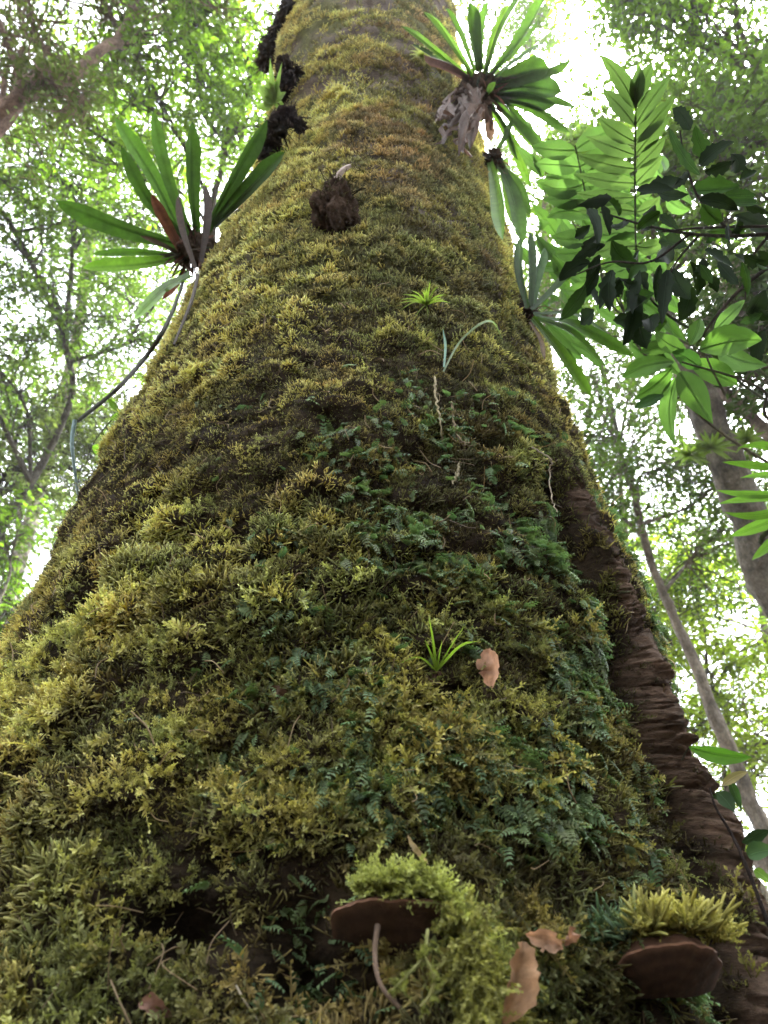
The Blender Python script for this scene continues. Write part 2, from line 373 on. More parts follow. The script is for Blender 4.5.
# ---- moss shoots
def tuft_feather(seed, nspr=7, L=1.0, spread=.7, leaves=9, stemw=.035, leafl=.13, droop=0.):
    """tuft of feathery moss shoots, local z = away from the bark, y = up the trunk. unit length"""
    r = np.random.default_rng(seed); V = []; F = []; T = []
    nv = 0
    for k in range(nspr):
        a = r.uniform(0, 2 * math.pi); s = spread * math.sqrt(r.uniform(0.02, 1))
        d = np.array([math.cos(a) * s, math.sin(a) * s, 1.0]); d /= np.linalg.norm(d)
        l = L * r.uniform(.55, 1.1)
        bend = np.array([r.normal(0, .5), r.normal(.3, .35) - droop, r.normal(-.15, .35)])
        b0 = np.array([math.cos(a), math.sin(a), 0]) * s * .25 * r.uniform(.3, 1)
        t = np.linspace(0, 1, 4)[:, None]
        P = b0 + d * l * t + bend * l * .5 * t * t
        tan = norm(np.gradient(P, axis=0))
        sd = norm(np.cross(tan, np.array([r.normal(), r.normal(), .3])))
        nrm = np.cross(sd, tan)
        wdt = stemw * np.array([1.2, 1.3, 1.0, .25])[:, None] * r.uniform(.8, 1.3)
        a1 = P + sd * wdt; a2 = P - sd * wdt; 
        V += [a1, a2]; T += [t[:, 0], t[:, 0]]
        for q in range(3):
            F += [[nv + q, nv + q + 1, nv + 4 + q + 1], [nv + q, nv + 4 + q + 1, nv + 4 + q]]
        nv += 8
        tl = np.linspace(.18, .97, leaves)
        for m_, tt in enumerate(tl):
            i = min(int(tt * 3), 2); u = tt * 3 - i
            c = P[i] * (1 - u) + P[i + 1] * u; tn = tan[i] * (1 - u) + tan[i + 1] * u
            ph = m_ * 2.4 + r.uniform(-.4, .4)
            o = math.cos(ph) * sd[i] + math.sin(ph) * nrm[i]
            ll = leafl * r.uniform(.8, 1.25) * (1.15 - .5 * tt)
            tip = c + (o * .75 + tn * .65) * ll
            w_ = np.cross(o, tn) * ll * .22
            V += [np.array([c - w_, c + w_, tip])]; T += [np.array([tt * .8, tt * .8, tt + .3])]
            F += [[nv, nv + 1, nv + 2]]; nv += 3
    return np.concatenate(V), np.array(F), np.concatenate(T)
def tuft_tube(seed, nspr=6, spread=.7, w0=.07):
    r = np.random.default_rng(seed); V = []; F = []; T = []; nv = 0
    for k in range(nspr):
        a = r.uniform(0, 2 * math.pi); s = spread * math.sqrt(r.uniform(0, 1))
        d = np.array([math.cos(a) * s, math.sin(a) * s, 1.0]); d /= np.linalg.norm(d)
        l = r.uniform(.5, 1.1); bend = np.array([r.normal(0, .55), r.normal(.25, .45), r.normal(-.15, .4)])
        b0 = np.array([math.cos(a), math.sin(a), 0]) * s * .35
        t = np.array([0, .55, .9])[:, None]
        P = b0 + d * l * t + bend * l * .5 * t * t; tip = b0 + d * l * 1.1 + bend * l * .55
        tan = norm(np.gradient(P, axis=0)); A = norm(np.cross(tan, np.array([r.normal(), r.normal(), .2]))); B = np.cross(tan, A)
        ww = np.array([.7, 1.15, .8]) * w0 * r.uniform(.7, 1.3)
        for j in range(3):
            ph = j * 2.094
            V.append(P + (A * math.cos(ph) + B * math.sin(ph)) * ww[:, None]); T.append(t[:, 0])
        V.append((P[2] + (tip - P[2]) * .6)[None]); T.append(np.array([1.6]))
        for j in range(3):
            j2 = (j + 1) % 3
            for q in range(2):
                F += [[nv + j * 3 + q, nv + j2 * 3 + q, nv + j2 * 3 + q + 1], [nv + j * 3 + q, nv + j2 * 3 + q + 1, nv + j * 3 + q + 1]]
            F += [[nv + j * 3 + 2, nv + j2 * 3 + 2, nv + 9]]
        nv += 10
    return np.concatenate(V), np.array(F), np.concatenate(T)
def frond(seed, pairs=8):
    """small drooping filmy-fern frond: z away from bark, tip hangs to -y"""
    r = np.random.default_rng(seed); V = []; F = []; T = []; nv = 0
    t = np.linspace(0, 1, pairs + 1)[:, None]
    side = r.normal(0, .25)
    P = np.array([0, .1, 0]) + np.array([side, .25, .55]) * t + np.array([side * .5, -1.05, .1]) * t * t
    tan = norm(np.gradient(P, axis=0)); X = norm(np.cross(tan, [0, .3, 1.])); Nn = np.cross(X, tan)
    for q in range(pairs):
        c = P[q] * .5 + P[q + 1] * .5; wl = .30 * math.sin(math.pi * (.18 + .8 * q / pairs)) + .03
        for s in (-1, 1):
            fw = tan[q]; o = X[q] * s
            b1 = c - fw * .05; b2 = c + fw * .05; m1 = c + o * wl * .55 - fw * .03 + Nn[q] * .03; m2 = c + o * wl * .6 + fw * .12 + Nn[q] * .03
            tip = c + o * wl + fw * .13 - Nn[q] * .06 * r.uniform(0, 2)
            V.append(np.array([b1, m1, tip, m2, b2])); T.append(np.array([0, .5, 1, .8, .2]) * .8 + .2 * q / pairs)
            F += [[nv, nv + 1, nv + 3], [nv + 1, nv + 2, nv + 3], [nv, nv + 3, nv + 4]]; nv += 5
    return np.concatenate(V), np.array(F), np.concatenate(T)
def scatter(soup, temps, th, z, size, cA, cB, rs_, tilt=.35, off=-.004, uproll=.7):
    n = len(th)
    if n == 0: return
    P = surf(th, z, off); N = surf_n(th, z)
    s_ = th * .65; k1 = 20.
    pt = np.stack([vn(s_ * k1, z * k1, 301) - .5, vn(s_ * k1, z * k1, 303) - .5, vn(s_ * k1, z * k1, 305) - .35], 1) * 1.5
    N = norm(N + rs_.normal(0, tilt, (n, 3)) + pt)
    up = np.tile([0, 0, 1.], (n, 1)) + rs_.normal(0, uproll * .5, (n, 3))
    Y = norm(up - N * np.sum(up * N, 1)[:, None]); X = np.cross(Y, N)
    which = rs_.integers(0, len(temps), n)
    for k, (tv, tf_, tt) in enumerate(temps):
        m = which == k
        if not m.any(): continue
        V, F, C = instance(tv, tf_, tt, P[m], X[m], Y[m], N[m], size[m], cA[m], cB[m])
        soup.add(V, F, C)
def candidates(z0, z1_, dens, rs_, thmax=1.9):
    n = int(dens * (z1_ - z0) * 2 * thmax * .65)
    th = rs_.uniform(-thmax, thmax, n); z = rs_.uniform(z0, z1_, n)
    px, py = project(surf(th, z))
    return th, z, px, py
def poly_mask(px, py, poly):
    inside = np.zeros(len(px), bool); n = len(poly); j = n - 1
    for i in range(n):
        xi, yi = poly[i]; xj, yj = poly[j]
        inside ^= ((yi > py) != (yj > py)) & (px < (xj - xi) * (py - yi) / (yj - yi + 1e-9) + xi); j = i
    return inside
def blob(px, py, x, y, rx, ry): return np.exp(-(((px - x) / rx) ** 2 + ((py - y) / ry) ** 2))
def moss_colour(th, z, px, py, rs_):
    s = th * .65
    n1 = fbm(s * 3, z * 3, 61, 3); n2 = fbm(s * 11, z * 11, 65, 2); n3 = rs_.uniform(0, 1, len(th))
    gold = np.array([.64, .56, .21]); green = np.array([.36, .38, .12]); rust = np.array([.30, .20, .11]); dull = np.array([.15, .13, .05]); bluegr = np.array([.11, .17, .09])
    # golden on the left and along the right rim, greener in the middle
    w_gold = np.clip(1.15 - sstep(-.55, .35, th) * 1.0 + sstep(.75, 1.0, th) * .9 * sstep(.9, 1.3, z), 0, 1.3) * (.35 + 1.1 * n1)
    w_gold = w_gold * (.6 + .4 * sstep(.7, 1.3, z)) 
    w_green = .2 + .7 * sstep(.35, .65, n2) + .5 * blob(px, py, 250, 720, 140, 160) + .6 * blob(px, py, 560, 980, 120, 80)
    w_rust = 1.1 * sstep(.56, .72, fbm(s * 4 + 9, z * 5, 71, 3)) * (.35 + .9 * sstep(2.0, 3.2, z)) + 1.2 * blob(px, py, 395, 155, 50, 28) + .6 * blob(px, py, 440, 190, 60, 18) + .5 * blob(px, py, 300, 690, 60, 40)
    w_dull = .5 * sstep(-.2, .3, th) * (1 - sstep(.7, .95, th)) + .3 * (1 - n1)
    W = np.stack([w_gold, w_green, w_rust, w_dull], 1) ** 1.6; W /= W.sum(1, keepdims=True)
    c = W @ np.stack([gold, green, rust, dull])
    da, ai, ea, db, bi, eb = cushions(th, z)
    c = c * ((.5 + .9 * ai) * (.7 + .6 * bi) * (.6 + .8 * n3))[:, None] * (1 + np.stack([.25 * (bi - .5), 0 * bi, -.2 * (bi - .5)], 1))
    c = c * (.70 + .30 * sstep(.8, 1.35, z) + .22 * sstep(1.6, 2.6, z) - .15 * sstep(.1, .6, th) * (1 - sstep(1.2, 1.8, z)))[:, None]  # shading painted into the moss colour: darker at foot and right, lighter higher up
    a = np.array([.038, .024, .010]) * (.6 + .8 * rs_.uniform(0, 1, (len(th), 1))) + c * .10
    return a, c
rs1 = np.random.default_rng(101)
T_fea = [tuft_feather(100 + i, 6, 1, .95, 8, .05, .15) for i in range(14)]
T_lng = [tuft_feather(200 + i, 4, 1, 1.2, 12, .03, .10, droop=.3) for i in range(10)]
T_tub = [tuft_tube(300 + i, 7, 1.05, .065) for i in range(18)]
def tuft_pin(seed, nspr=3, spread=.9, pairs=7, bl=.34, bw=.10, droop=.15, curl=.5):
    """pinnately branched moss sprigs"""
    r = np.random.default_rng(seed); V = []; F = []; T = []; nv = 0
    for k in range(nspr):
        a = r.uniform(0, 2 * math.pi); sp = spread * math.sqrt(r.uniform(.05, 1)); d = norm(np.array([math.cos(a) * sp, math.sin(a) * sp, 1.])[None])[0]
        l = r.uniform(.6, 1.15); bend = np.array([r.normal(0, curl), r.normal(.2, curl) - droop, r.normal(-.25, curl * .7)])
        t = np.linspace(0, 1, 5)[:, None]; P = d * l * t + bend * l * .6 * t * t + np.array([math.cos(a), math.sin(a), 0]) * sp * .15
        tan = norm(np.gradient(P, axis=0)); sd = norm(np.cross(tan, np.array([r.normal(), r.normal(), .4]))); nr = np.cross(sd, tan); ww = np.array([.03, .035, .035, .03, .015])[:, None]
        V += [P + sd * ww, P - sd * ww]; T += [t[:, 0] * .8] * 2
        for q in range(4): F += [[nv + q, nv + q + 1, nv + 6 + q], [nv + q, nv + 6 + q, nv + 5 + q]]
        nv += 10
        for m in range(2 * pairs + 1):
            u = .12 + .88 * (m // 2 + 1) / (pairs + 1) if m < 2 * pairs else 1.; x = u * 4; i = min(int(x), 3); f = x - i
            c = P[i] * (1 - f) + P[i + 1] * f; tn = tan[min(i + 1, 4)]; ph = (0 if m % 2 else math.pi) + r.normal(0, .7)
            o = math.cos(ph) * sd[i] + math.sin(ph) * nr[i]; dr = norm((o * (.9 if m < 2 * pairs else .0) + tn * .75 + r.normal(0, .2, 3))[None])[0]
            L_ = bl * l * (1.15 - .65 * u) * r.uniform(.7, 1.2); w_ = norm(np.cross(dr, r.normal(0, 1, 3))[None])[0] * bw * l * .5 * r.uniform(.7, 1.3)
            up_ = nr[i] * L_ * r.uniform(-.15, .3)
            V.append(np.array([c, c + dr * L_ * .45 + w_ + up_ * .3, c + dr * L_ + up_, c + dr * L_ * .45 - w_ + up_ * .3])); T.append(np.array([u * .6, u * .6 + .25, u * .6 + .75, u * .6 + .25]))
            F += [[nv, nv + 1, nv + 2], [nv, nv + 2, nv + 3]]; nv += 4
    return np.concatenate(V), np.array(F), np.concatenate(T)
T_pin = [tuft_pin(700 + i) for i in range(18)]
T_fro = [frond(400 + i, 7 + i % 3) for i in range(10)]
def keep_moss(th, z, px, py, rs_, thin=1.):
    s = th * .65
    h = fbm(s * 6.5, z * 6.5, 11, 3); g2 = fbm(s * 20, z * 20, 13, 2)
    da, ai, ea, db, bi, eb = cushions(th, z)
    p = (.55 + .7 * sstep(.30, .52, h * .65 + g2 * .35)) * (.25 + .8 * sstep(.02, .16, ea)) * (.5 + .55 * sstep(.0, .2, eb)) * np.where((ai < .05) & (h < .56), .3, 1)
    p = p * (1 - .97 * bark_zone(th, z))
    d = ridge_d(th, z); p = p * (1 - .85 * np.exp(-((d + .08) / .03) ** 2) * ridge_fade(z))
    holes = 1.2 * blob(px, py, 180, 935, 65, 50) + .8 * blob(px, py, 225, 860, 45, 30) + .9 * blob(px, py, 300, 960, 30, 70) + .7 * blob(px, py, 345, 980, 60, 60) + 1 * blob(px, py, 675, 1000, 60, 60) + .7 * blob(px, py, 620, 935, 22, 40)
    p = p * np.clip(1 - holes, .06, 1)
    up = sstep(2.3, 4.6, z)
    p = p * (1 - .5 * sstep(3.2, 4.8, z)) * (1 - up * (1 - .85 * sstep(.42, .62, fbm(s * 3.2 + 4, z * 6.5 + 1.2 * s, 41, 3))) * .95)
    p = p * (1 - .6 * sstep(5.2, 6.2, z))
    p = p * np.clip(1.15 - holes_f(th, z) / .04, .12, 1)
    return rs_.uniform(0, 1, len(th)) < p * thin
# near, feathery
soup = Soup()
th, z, px, py = candidates(.62, 2.0, 27000, rs1, 1.45)
k = keep_moss(th, z, px, py, rs1) & (bark_zone(th, z) < .6); th, z, px, py = th[k], z[k], px[k], py[k]
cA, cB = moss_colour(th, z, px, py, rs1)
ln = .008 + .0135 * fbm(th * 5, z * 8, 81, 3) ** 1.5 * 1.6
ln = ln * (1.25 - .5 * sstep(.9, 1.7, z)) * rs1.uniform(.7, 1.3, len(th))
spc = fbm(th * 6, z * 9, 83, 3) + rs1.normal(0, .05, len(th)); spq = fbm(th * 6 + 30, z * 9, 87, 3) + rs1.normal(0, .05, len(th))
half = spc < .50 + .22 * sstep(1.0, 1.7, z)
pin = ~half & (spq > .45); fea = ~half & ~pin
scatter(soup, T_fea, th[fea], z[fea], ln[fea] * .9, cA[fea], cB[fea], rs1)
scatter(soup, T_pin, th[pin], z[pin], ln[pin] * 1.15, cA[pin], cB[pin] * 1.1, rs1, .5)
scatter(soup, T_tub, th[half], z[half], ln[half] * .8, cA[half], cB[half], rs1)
# long untidy shoots near the foot
th, z, px, py = candidates(.62, 1.25, 1900, rs1, 1.4)
k = keep_moss(th, z, px, py, rs1) & (bark_zone(th, z) < .6); th, z, px, py = th[k], z[k], px[k], py[k]
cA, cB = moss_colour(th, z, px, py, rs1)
scatter(soup, T_pin, th, z, rs1.uniform(.018, .036, len(th)), cA, cB * 1.2, rs1, .9, .004)
# low brown thatch under the shoots
th, z, px, py = candidates(.55, 3.4, 15000, rs1, 1.5)
k = (rs1.uniform(0, 1, len(th)) < (1 - .93 * bark_zone(th, z)) * (1 - .5 * sstep(1.6, 3.4, z)) * np.clip(1 - holes_f(th, z) / .035, .1, 1)); th, z, px, py = th[k], z[k], px[k], py[k]
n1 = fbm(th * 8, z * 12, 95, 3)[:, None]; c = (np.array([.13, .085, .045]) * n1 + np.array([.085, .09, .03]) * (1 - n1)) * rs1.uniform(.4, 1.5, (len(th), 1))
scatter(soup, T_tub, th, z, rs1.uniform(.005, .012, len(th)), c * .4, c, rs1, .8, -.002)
# bark fibres and scraps on the bare rib
th, z, px, py = candidates(.6, 1.8, 14000, rs1, 1.5)
k = (bark_zone(th, z) > .4) & (rs1.uniform(0, 1, len(th)) < .55 * sstep(.45, .62, fbm(th * 12, z * 30, 96, 3)) + .05); th, z = th[k], z[k]
c = np.array([.13, .095, .065]) * rs1.uniform(.3, 1.6, (len(th), 1)); scatter(soup, T_tub, th, z, rs1.uniform(.003, .007, len(th)), c * .5, c, rs1, 1.2, -.001)
th, z, px, py = candidates(.6, 1.8, 5000, rs1, 1.5)
k = (bark_zone(th, z) > .3) & (rs1.uniform(0, 1, len(th)) < .22 * sstep(.58, .68, fbm(th * 9 + 4, z * 11, 97, 3)) + .006); th, z, px, py = th[k], z[k], px[k], py[k]
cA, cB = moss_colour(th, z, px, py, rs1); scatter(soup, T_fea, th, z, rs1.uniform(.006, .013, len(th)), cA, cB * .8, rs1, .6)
# dry threads and old stems
th, z, px, py = candidates(.6, 2.2, 260, rs1, 1.4); P0 = surf(th, z, .012); N0 = surf_n(th, z, .03)
for i in range(len(th)):
    d = norm((np.cross(N0[i], rs1.normal(0, 1, 3)) + N0[i] * rs1.normal(.1, .3))[None])[0]; l = rs1.uniform(.015, .055); q = rs1.normal(0, .35, 3)
    pp = spline([P0[i], P0[i] + d * l * .5 + q * l * .4, P0[i] + d * l], 7)
    V_, F_, _c = tube_geo(pp, np.full(7, rs1.uniform(.0005, .0011)), 3); soup.add(V_, F_, np.array([.28, .2, .12]) * rs1.uniform(.3, 1.3))
# upper, short
th, z, px, py = candidates(2.0, 7.2, 13000, rs1, 1.4)
k = keep_moss(th, z, px, py, rs1, 1.0 - .4 * sstep(3, 6, z)); th, z, px, py = th[k], z[k], px[k], py[k]
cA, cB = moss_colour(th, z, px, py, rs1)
scatter(soup, T_tub, th, z, rs1.uniform(.010, .021, len(th)) * (1 + .35 * sstep(3, 5, z)), cA, cB, rs1, .35)
# the sides round the back and the foot below the frame, thinner
th, z, px, py = candidates(.02, .62, 2500, rs1, 1.9)
k = keep_moss(th, z, px, py, rs1) & (bark_zone(th, z) < .6); th, z, px, py = th[k], z[k], px[k], py[k]
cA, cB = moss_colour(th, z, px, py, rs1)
scatter(soup, T_tub, th, z, rs1.uniform(.02, .04, len(th)), cA, cB, rs1)
th, z, px, py = candidates(.3, 6, 3000, rs1, 2.3)
k = keep_moss(th, z, px, py, rs1) & (np.abs(th) > 1.5); th, z, px, py = th[k], z[k], px[k], py[k]
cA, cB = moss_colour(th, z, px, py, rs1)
scatter(soup, T_tub, th, z, rs1.uniform(.02, .035, len(th)), cA, cB, rs1)
print('moss verts', soup.n)
soup.obj('moss', M_moss, tree0, smooth=False, kind='stuff')
# filmy ferns, right of centre
soup = Soup()
th, z, px, py = candidates(.62, 1.9, 16000, rs1, 1.3)
reg = .95 * blob(px, py, 500, 590, 130, 130) + .8 * blob(px, py, 600, 660, 70, 110) + .75 * blob(px, py, 400, 750, 130, 90) + .7 * blob(px, py, 560, 790, 100, 90) + .2 * blob(px, py, 390, 480, 90, 60) + .55 * blob(px, py, 330, 900, 60, 120) + .4 * blob(px, py, 640, 1000, 90, 50)
pt = sstep(.44, .58, fbm(th * 9, z * 14, 85, 3))
k = (rs1.uniform(0, 1, len(th)) < reg * (.05 + 1.0 * pt)) & (bark_zone(th, z) < .05) & ~((ridge_d(th, z) > -.06) & (ridge_d(th, z) < .12) & (z < RTOP)); th, z, px, py = th[k], z[k], px[k], py[k]
c = np.array([.055, .085, .04]) * rs1.uniform(.5, 1.5, (len(th), 1)) + np.array([.03, .02, 0]) * rs1.uniform(0, 1, (len(th), 1))
c2 = c * 1.7 + np.array([.012, .02, .01])
scatter(soup, T_fro, th, z, rs1.uniform(.012, .030, len(th)), c, c2, rs1, .6, .006)
print('fern verts', soup.n)
soup.obj('filmy_ferns', M_fern, tree0, smooth=False, kind='stuff')

# ------------------------------------------------------------------ lumps
def lump(center, axes, r3, seed, n=(26, 18), amp=.35, freq=2.2):
    """lumpy closed body; axes 3x3 rows, r3 radii"""
    u = np.linspace(0, 2 * math.pi, n[0], endpoint=False); v = np.linspace(.06, math.pi - .06, n[1])
    U, Vv = np.meshgrid(u, v, indexing='ij'); x = np.cos(U) * np.sin(Vv); y = np.sin(U) * np.sin(Vv); zc = np.cos(Vv)
    d = 1 + amp * 2 * (fbm(x * freq + zc * freq * .7 + 20, y * freq - zc * freq * .8 + 20, seed, 4) - .5)
    L = np.stack([x * r3[0] * d, y * r3[1] * d, zc * r3[2] * d], -1).reshape(-1, 3)
    V = np.asarray(center) + L @ np.asarray(axes)
    i = np.arange(n[0])[:, None] * n[1]; i2 = (np.arange(n[0])[:, None] + 1) % n[0] * n[1]; j = np.arange(n[1] - 1)[None]
    F = np.stack([i + j, i2 + j, i2 + j + 1, i + j + 1], -1).reshape(-1, 4)
    t0 = np.arange(n[0]) * n[1]; t1 = t0 + n[1] - 1
    V = np.vstack([V, V[t0].mean(0), V[t1].mean(0)]); m = n[0] * n[1]
    c = np.vstack([np.stack([np.full(n[0], m), np.roll(t0, -1), t0], -1), np.stack([np.full(n[0], m + 1), t1, np.roll(t1, -1)], -1)])
    return V, F, c
def add_lump(s, *a, col=(.03, .02, .012), **k):
    V, F, c = lump(*a, **k); s.add(V, F, col); s.add(V, c, col)
# the burl high on the trunk
P, N, U_, X_, _ = on_trunk(334, 222)
s = Soup(); add_lump(s, P + N * .02, [X_, U_, N], (.062, .085, .06), 5, col=(.045, .028, .018), n=(60, 44), amp=.55, freq=3.2)
add_lump(s, P + U_ * .10 + N * .02, [X_, U_, N], (.035, .05, .035), 6, col=(.05, .032, .022), n=(40, 30), amp=.5, freq=3)
rb = np.random.default_rng(15)
for k_ in range(160):
    d = norm(rb.normal(0, 1, 3) + N * .6); c = P + N * .02 + X_ * rb.uniform(-.03, .03) + U_ * rb.uniform(-.05, .12); e = c + d * rb.uniform(.05, .085)
    add_tube(s, spline([c + d * .03, (c + e) / 2 + d * .02 + rb.normal(0, .006, 3), e + np.array([0, 0, -.01])], 4), [.0025, .002, .0015, .001], 3, np.array([.06, .05, .022]) * rb.uniform(.3, 1.6))
s.obj('burl', M_humus, tree0)
s = Soup(); rb = np.random.default_rng(5); stub = spline([P + U_ * .12 + N * .03 - X_ * .01, P + U_ * .15 + N * .06 + X_ * .01, P + U_ * .17 + N * .07 + X_ * .035], 6)
add_tube(s, stub, [.012, .01, .009, .008, .007, .005], 7, (.35, .28, .24)); s.obj('broken_stub', M_root, tree0)

# ------------------------------------------------------------------ leaf builders
def wavy(n, rr, a=.022): return 1 + np.convolve(rr.normal(0, a, n + 2), np.ones(3) / 3, 'valid')
def strap(s, P, width, fold=.25, col=(1, 1, 1), wprof=None, up=None, across=5, col2=None):
    """ribbon leaf along path P with a width profile and a channelled section"""
    P = np.asarray(P, float); K = len(P); t = np.linspace(0, 1, K)
    if wprof is None: wprof = np.interp(t, [0, .12, .5, .8, .95, 1], [.7, .65, .95, 1, .5, .04])
    T = norm(np.gradient(P, axis=0))
    if up is None: up = np.array([0, 0, 1.])
    up = np.asarray(up, float)
    X = np.cross(T, up); X = norm(X); Nn = np.cross(X, T)
    u = np.linspace(-1, 1, across)
    wv = width * wprof[:, None] * .5
    V = P[:, None] + X[:, None] * (u[None, :, None] * wv[..., None]) + Nn[:, None] * ((np.abs(u) ** 1.5)[None, :, None] * wv[..., None] * fold * 2)
    i = np.arange(K - 1)[:, None] * across; j = np.arange(across - 1)[None]
    F = np.stack([i + j, i + j + 1, i + across + j + 1, i + across + j], -1).reshape(-1, 4)
    c = np.asarray(col, float)
    if col2 is not None:
        c = c[None] * (1 - t[:, None]) + np.asarray(col2)[None] * t[:, None]; c = np.repeat(c[:, None], across, 1).reshape(-1, 3)
    s.add(V.reshape(-1, 3), F, c)
LEAFW = np.array([.05, .35, .75, 1, .98, .85, .6, .3, .02])
def blade(s, base, tip, width, up, sag=.1, fold=.15, col=(1, 1, 1), K=9, prof=LEAFW, across=5, bow=0, wav=None):
    base = np.asarray(base, float); tip = np.asarray(tip, float); L = np.linalg.norm(tip - base)
    t = np.linspace(0, 1, K)[:, None]
    P = base + (tip - base) * t + np.array([0, 0, 1.]) * (sag * L * 4 * t * (1 - t))
    if bow: P = P + norm(np.cross(tip - base, up)[None]) * (bow * L * 4 * t * (1 - t))
    pr = np.interp(np.linspace(0, 1, K), np.linspace(0, 1, len(prof)), prof)
    if wav is not None: pr = pr * (1 + wav)
    strap(s, P, width, fold, col, pr, up, across)
    if width > .012: add_tube(s, P, np.linspace(width * .035, width * .01, K), 4, np.clip(np.asarray(col) * 1.8, 0, .6))

# ------------------------------------------------------------------ bromeliads
def bromeliad(label, base_px, dist, leaves, name='bromeliad', base_r_=.05, group='bromeliads growing on the trunk', extra=None, cup=True):
    B = at(*base_px, dist)
    t = thing(name, label, 'bromeliad', B, group)
    rr_ = np.random.default_rng(int(base_px[0]))
    for L in leaves:
        (bx, by), (tx, ty), wpx, dd, arch, col = L[:6]
        nm = L[6] if len(L) > 6 else 'leaf'
        b = safe(bx, by, dist); tp = safe(tx, ty, dist + dd)
        mm = (b + tp) / 2 + np.array([0, 0, 1.]) * arch * np.linalg.norm(tp - b)
        side_ = norm(np.cross(tp - b, Fv)[None])[0] * np.linalg.norm(tp - b)
        P = spline([b, mm + side_ * rr_.normal(0, .035), tp + 0 * side_], 20)
        s = Soup(); vw = norm((b + tp) / 2 - CAM)
        up = norm(-vw * .8 + np.array([0, 0, .5]) + rr_.normal(0, .25, 3))
        w_ = wpx / F_PX * (at(0, 0, 0) - b @ np.eye(3)).dot(-Fv) if False else wpx / F_PX * ((b - CAM) @ Fv)
        tt_ = np.linspace(0, 1, 20); wp_ = np.interp(tt_, [0, .1, .5, .78, .93, 1], [.55, .55, .9, 1, .6, .03]) * wavy(20, rr_)
        strap(s, P, w_ * rr_.uniform(.7, .92), rr_.uniform(.15, .4), np.array(col) * .75, wp_, up, 7, np.array(col) * rr_.uniform(1.0, 1.3))
        add_tube(s, P - up * .0015, np.linspace(w_ * .05, w_ * .01, 20), 4, np.array(col) * 1.5)
        kw = {}
        if nm != 'leaf': kw['label'] = 'withered brown leaf'
        s.obj(nm, M_brom if nm == 'leaf' else M_dead, t, **kw)
    if cup:
        s = Soup(); add_lump(s, B, np.eye(3), (base_r_, base_r_, base_r_ * 1.5), int(base_px[0]), col=(.045, .03, .02), n=(30, 22), amp=.5, freq=3)
        for off_ in (8, 15): add_lump(s, at(base_px[0] + (off_ if base_px[0] < 300 else -off_), base_px[1] + 2, dist), np.eye(3), (base_r_ * .8, base_r_ * .8, base_r_ * 1.3), int(base_px[0]) + off_, col=(.04, .028, .02), n=(26, 20), amp=.5, freq=3)
        for k_ in range(110):   # dry sheath scraps and rootlets
            d = norm(rr_.normal(0, 1, 3) + np.array([0, 0, -.2])); e = B + d * base_r_ * rr_.uniform(1.1, 2.6) + np.array([0, 0, -1.]) * base_r_ * rr_.uniform(0, 1.5)
            strap(s, spline([B + d * base_r_ * .5, (B + e) / 2 + rr_.normal(0, .01, 3), e], 5), base_r_ * rr_.uniform(.04, .22), .3, (.09 * rr_.uniform(.5, 1.5), .06, .045), None, rr_.normal(0, 1, 3), 3)
        s.obj('root_ball', M_humus, t)
    return t, B
G = (.040, .075, .018); G2 = (.026, .048, .014); G3 = (.07, .12, .025)
RU = (.12, .05, .03)
D1 = 2.75
bl, B1 = bromeliad('bromeliad with green strap leaves on the left edge of the mossy trunk', (192, 250), D1, [
    ((184, 240), (115, 118), 21, .10, .03, G), ((186, 240), (121, 146), 17, -.1, .02, G2), ((190, 235), (153, 111), 16, .1, -.02, G),
    ((196, 235), (192, 122), 21, .0, .0, G2), ((180, 245), (56, 201), 21, -.05, .03, G2), ((182, 258), (83, 268), 17, -.1, .03, G3),
    ((184, 256), (92, 254), 10, -.02, .03, G), ((206, 230), (267, 120), 22, -.1, .0, G2), ((214, 226), (285, 152), 22, -.15, .02, G2),
    ((190, 275), (133, 320), 15, .2, .02, G3), ((187, 262), (151, 194), 12, -.1, .0, RU, 'withered_leaf'), ((186, 262), (162, 300), 8, -.1, .05, RU, 'withered_leaf'), ((190, 262), (140, 236), 8, -.1, .05, (.04, .025, .016), 'withered_leaf'),
    ((196, 268), (178, 196), 10, -.1, .0, (.04, .025, .016), 'withered_leaf'),
    ((200, 262), (205, 185), 12, -.12, .0, (.035, .022, .015), 'withered_leaf')], base_r_=.05)
# hanging root under it
r_ = thing('hanging_root', 'thin dark aerial root hanging from the left bromeliad then turning down pale', 'root', at(180, 288, D1))
s = Soup(); pp = spline([safe(186, 272, D1), safe(174, 308, D1 - .1, .08), safe(152, 348, D1 - .2, .08), safe(118, 388, D1 - .3), at(78, 421, D1 - .42)], 30)
add_tube(s, pp, np.interp(np.linspace(0, 1, 30), [0, .5, .95, 1], [.0045, .006, .008, .006]), 6, (.035, .035, .025), .3); s.obj('upper_root', M_root, r_)
s = Soup(); pp2 = spline([at(75, 420, D1 - .42), at(72, 440, D1 - .44), at(74, 465, D1 - .45), at(79, 500, D1 - .45)], 16)
add_tube(s, pp2, np.linspace(.006, .0035, 16), 6, (.16, .22, .22), .3); s.obj('lower_root', M_root, r_)
s = Soup(); pp = spline([safe(198, 275, D1), safe(192, 300, D1 - .05), safe(182, 325, D1 - .15), safe(174, 345, D1 - .2)], 14)
r2 = thing('hanging_root', 'short dark aerial root hugging the left edge of the trunk', 'root', at(196, 285, D1)); add_tube(s, pp, np.linspace(.005, .003, 14), 6, (.05, .04, .03), .3); s.obj('root', M_root, r2)

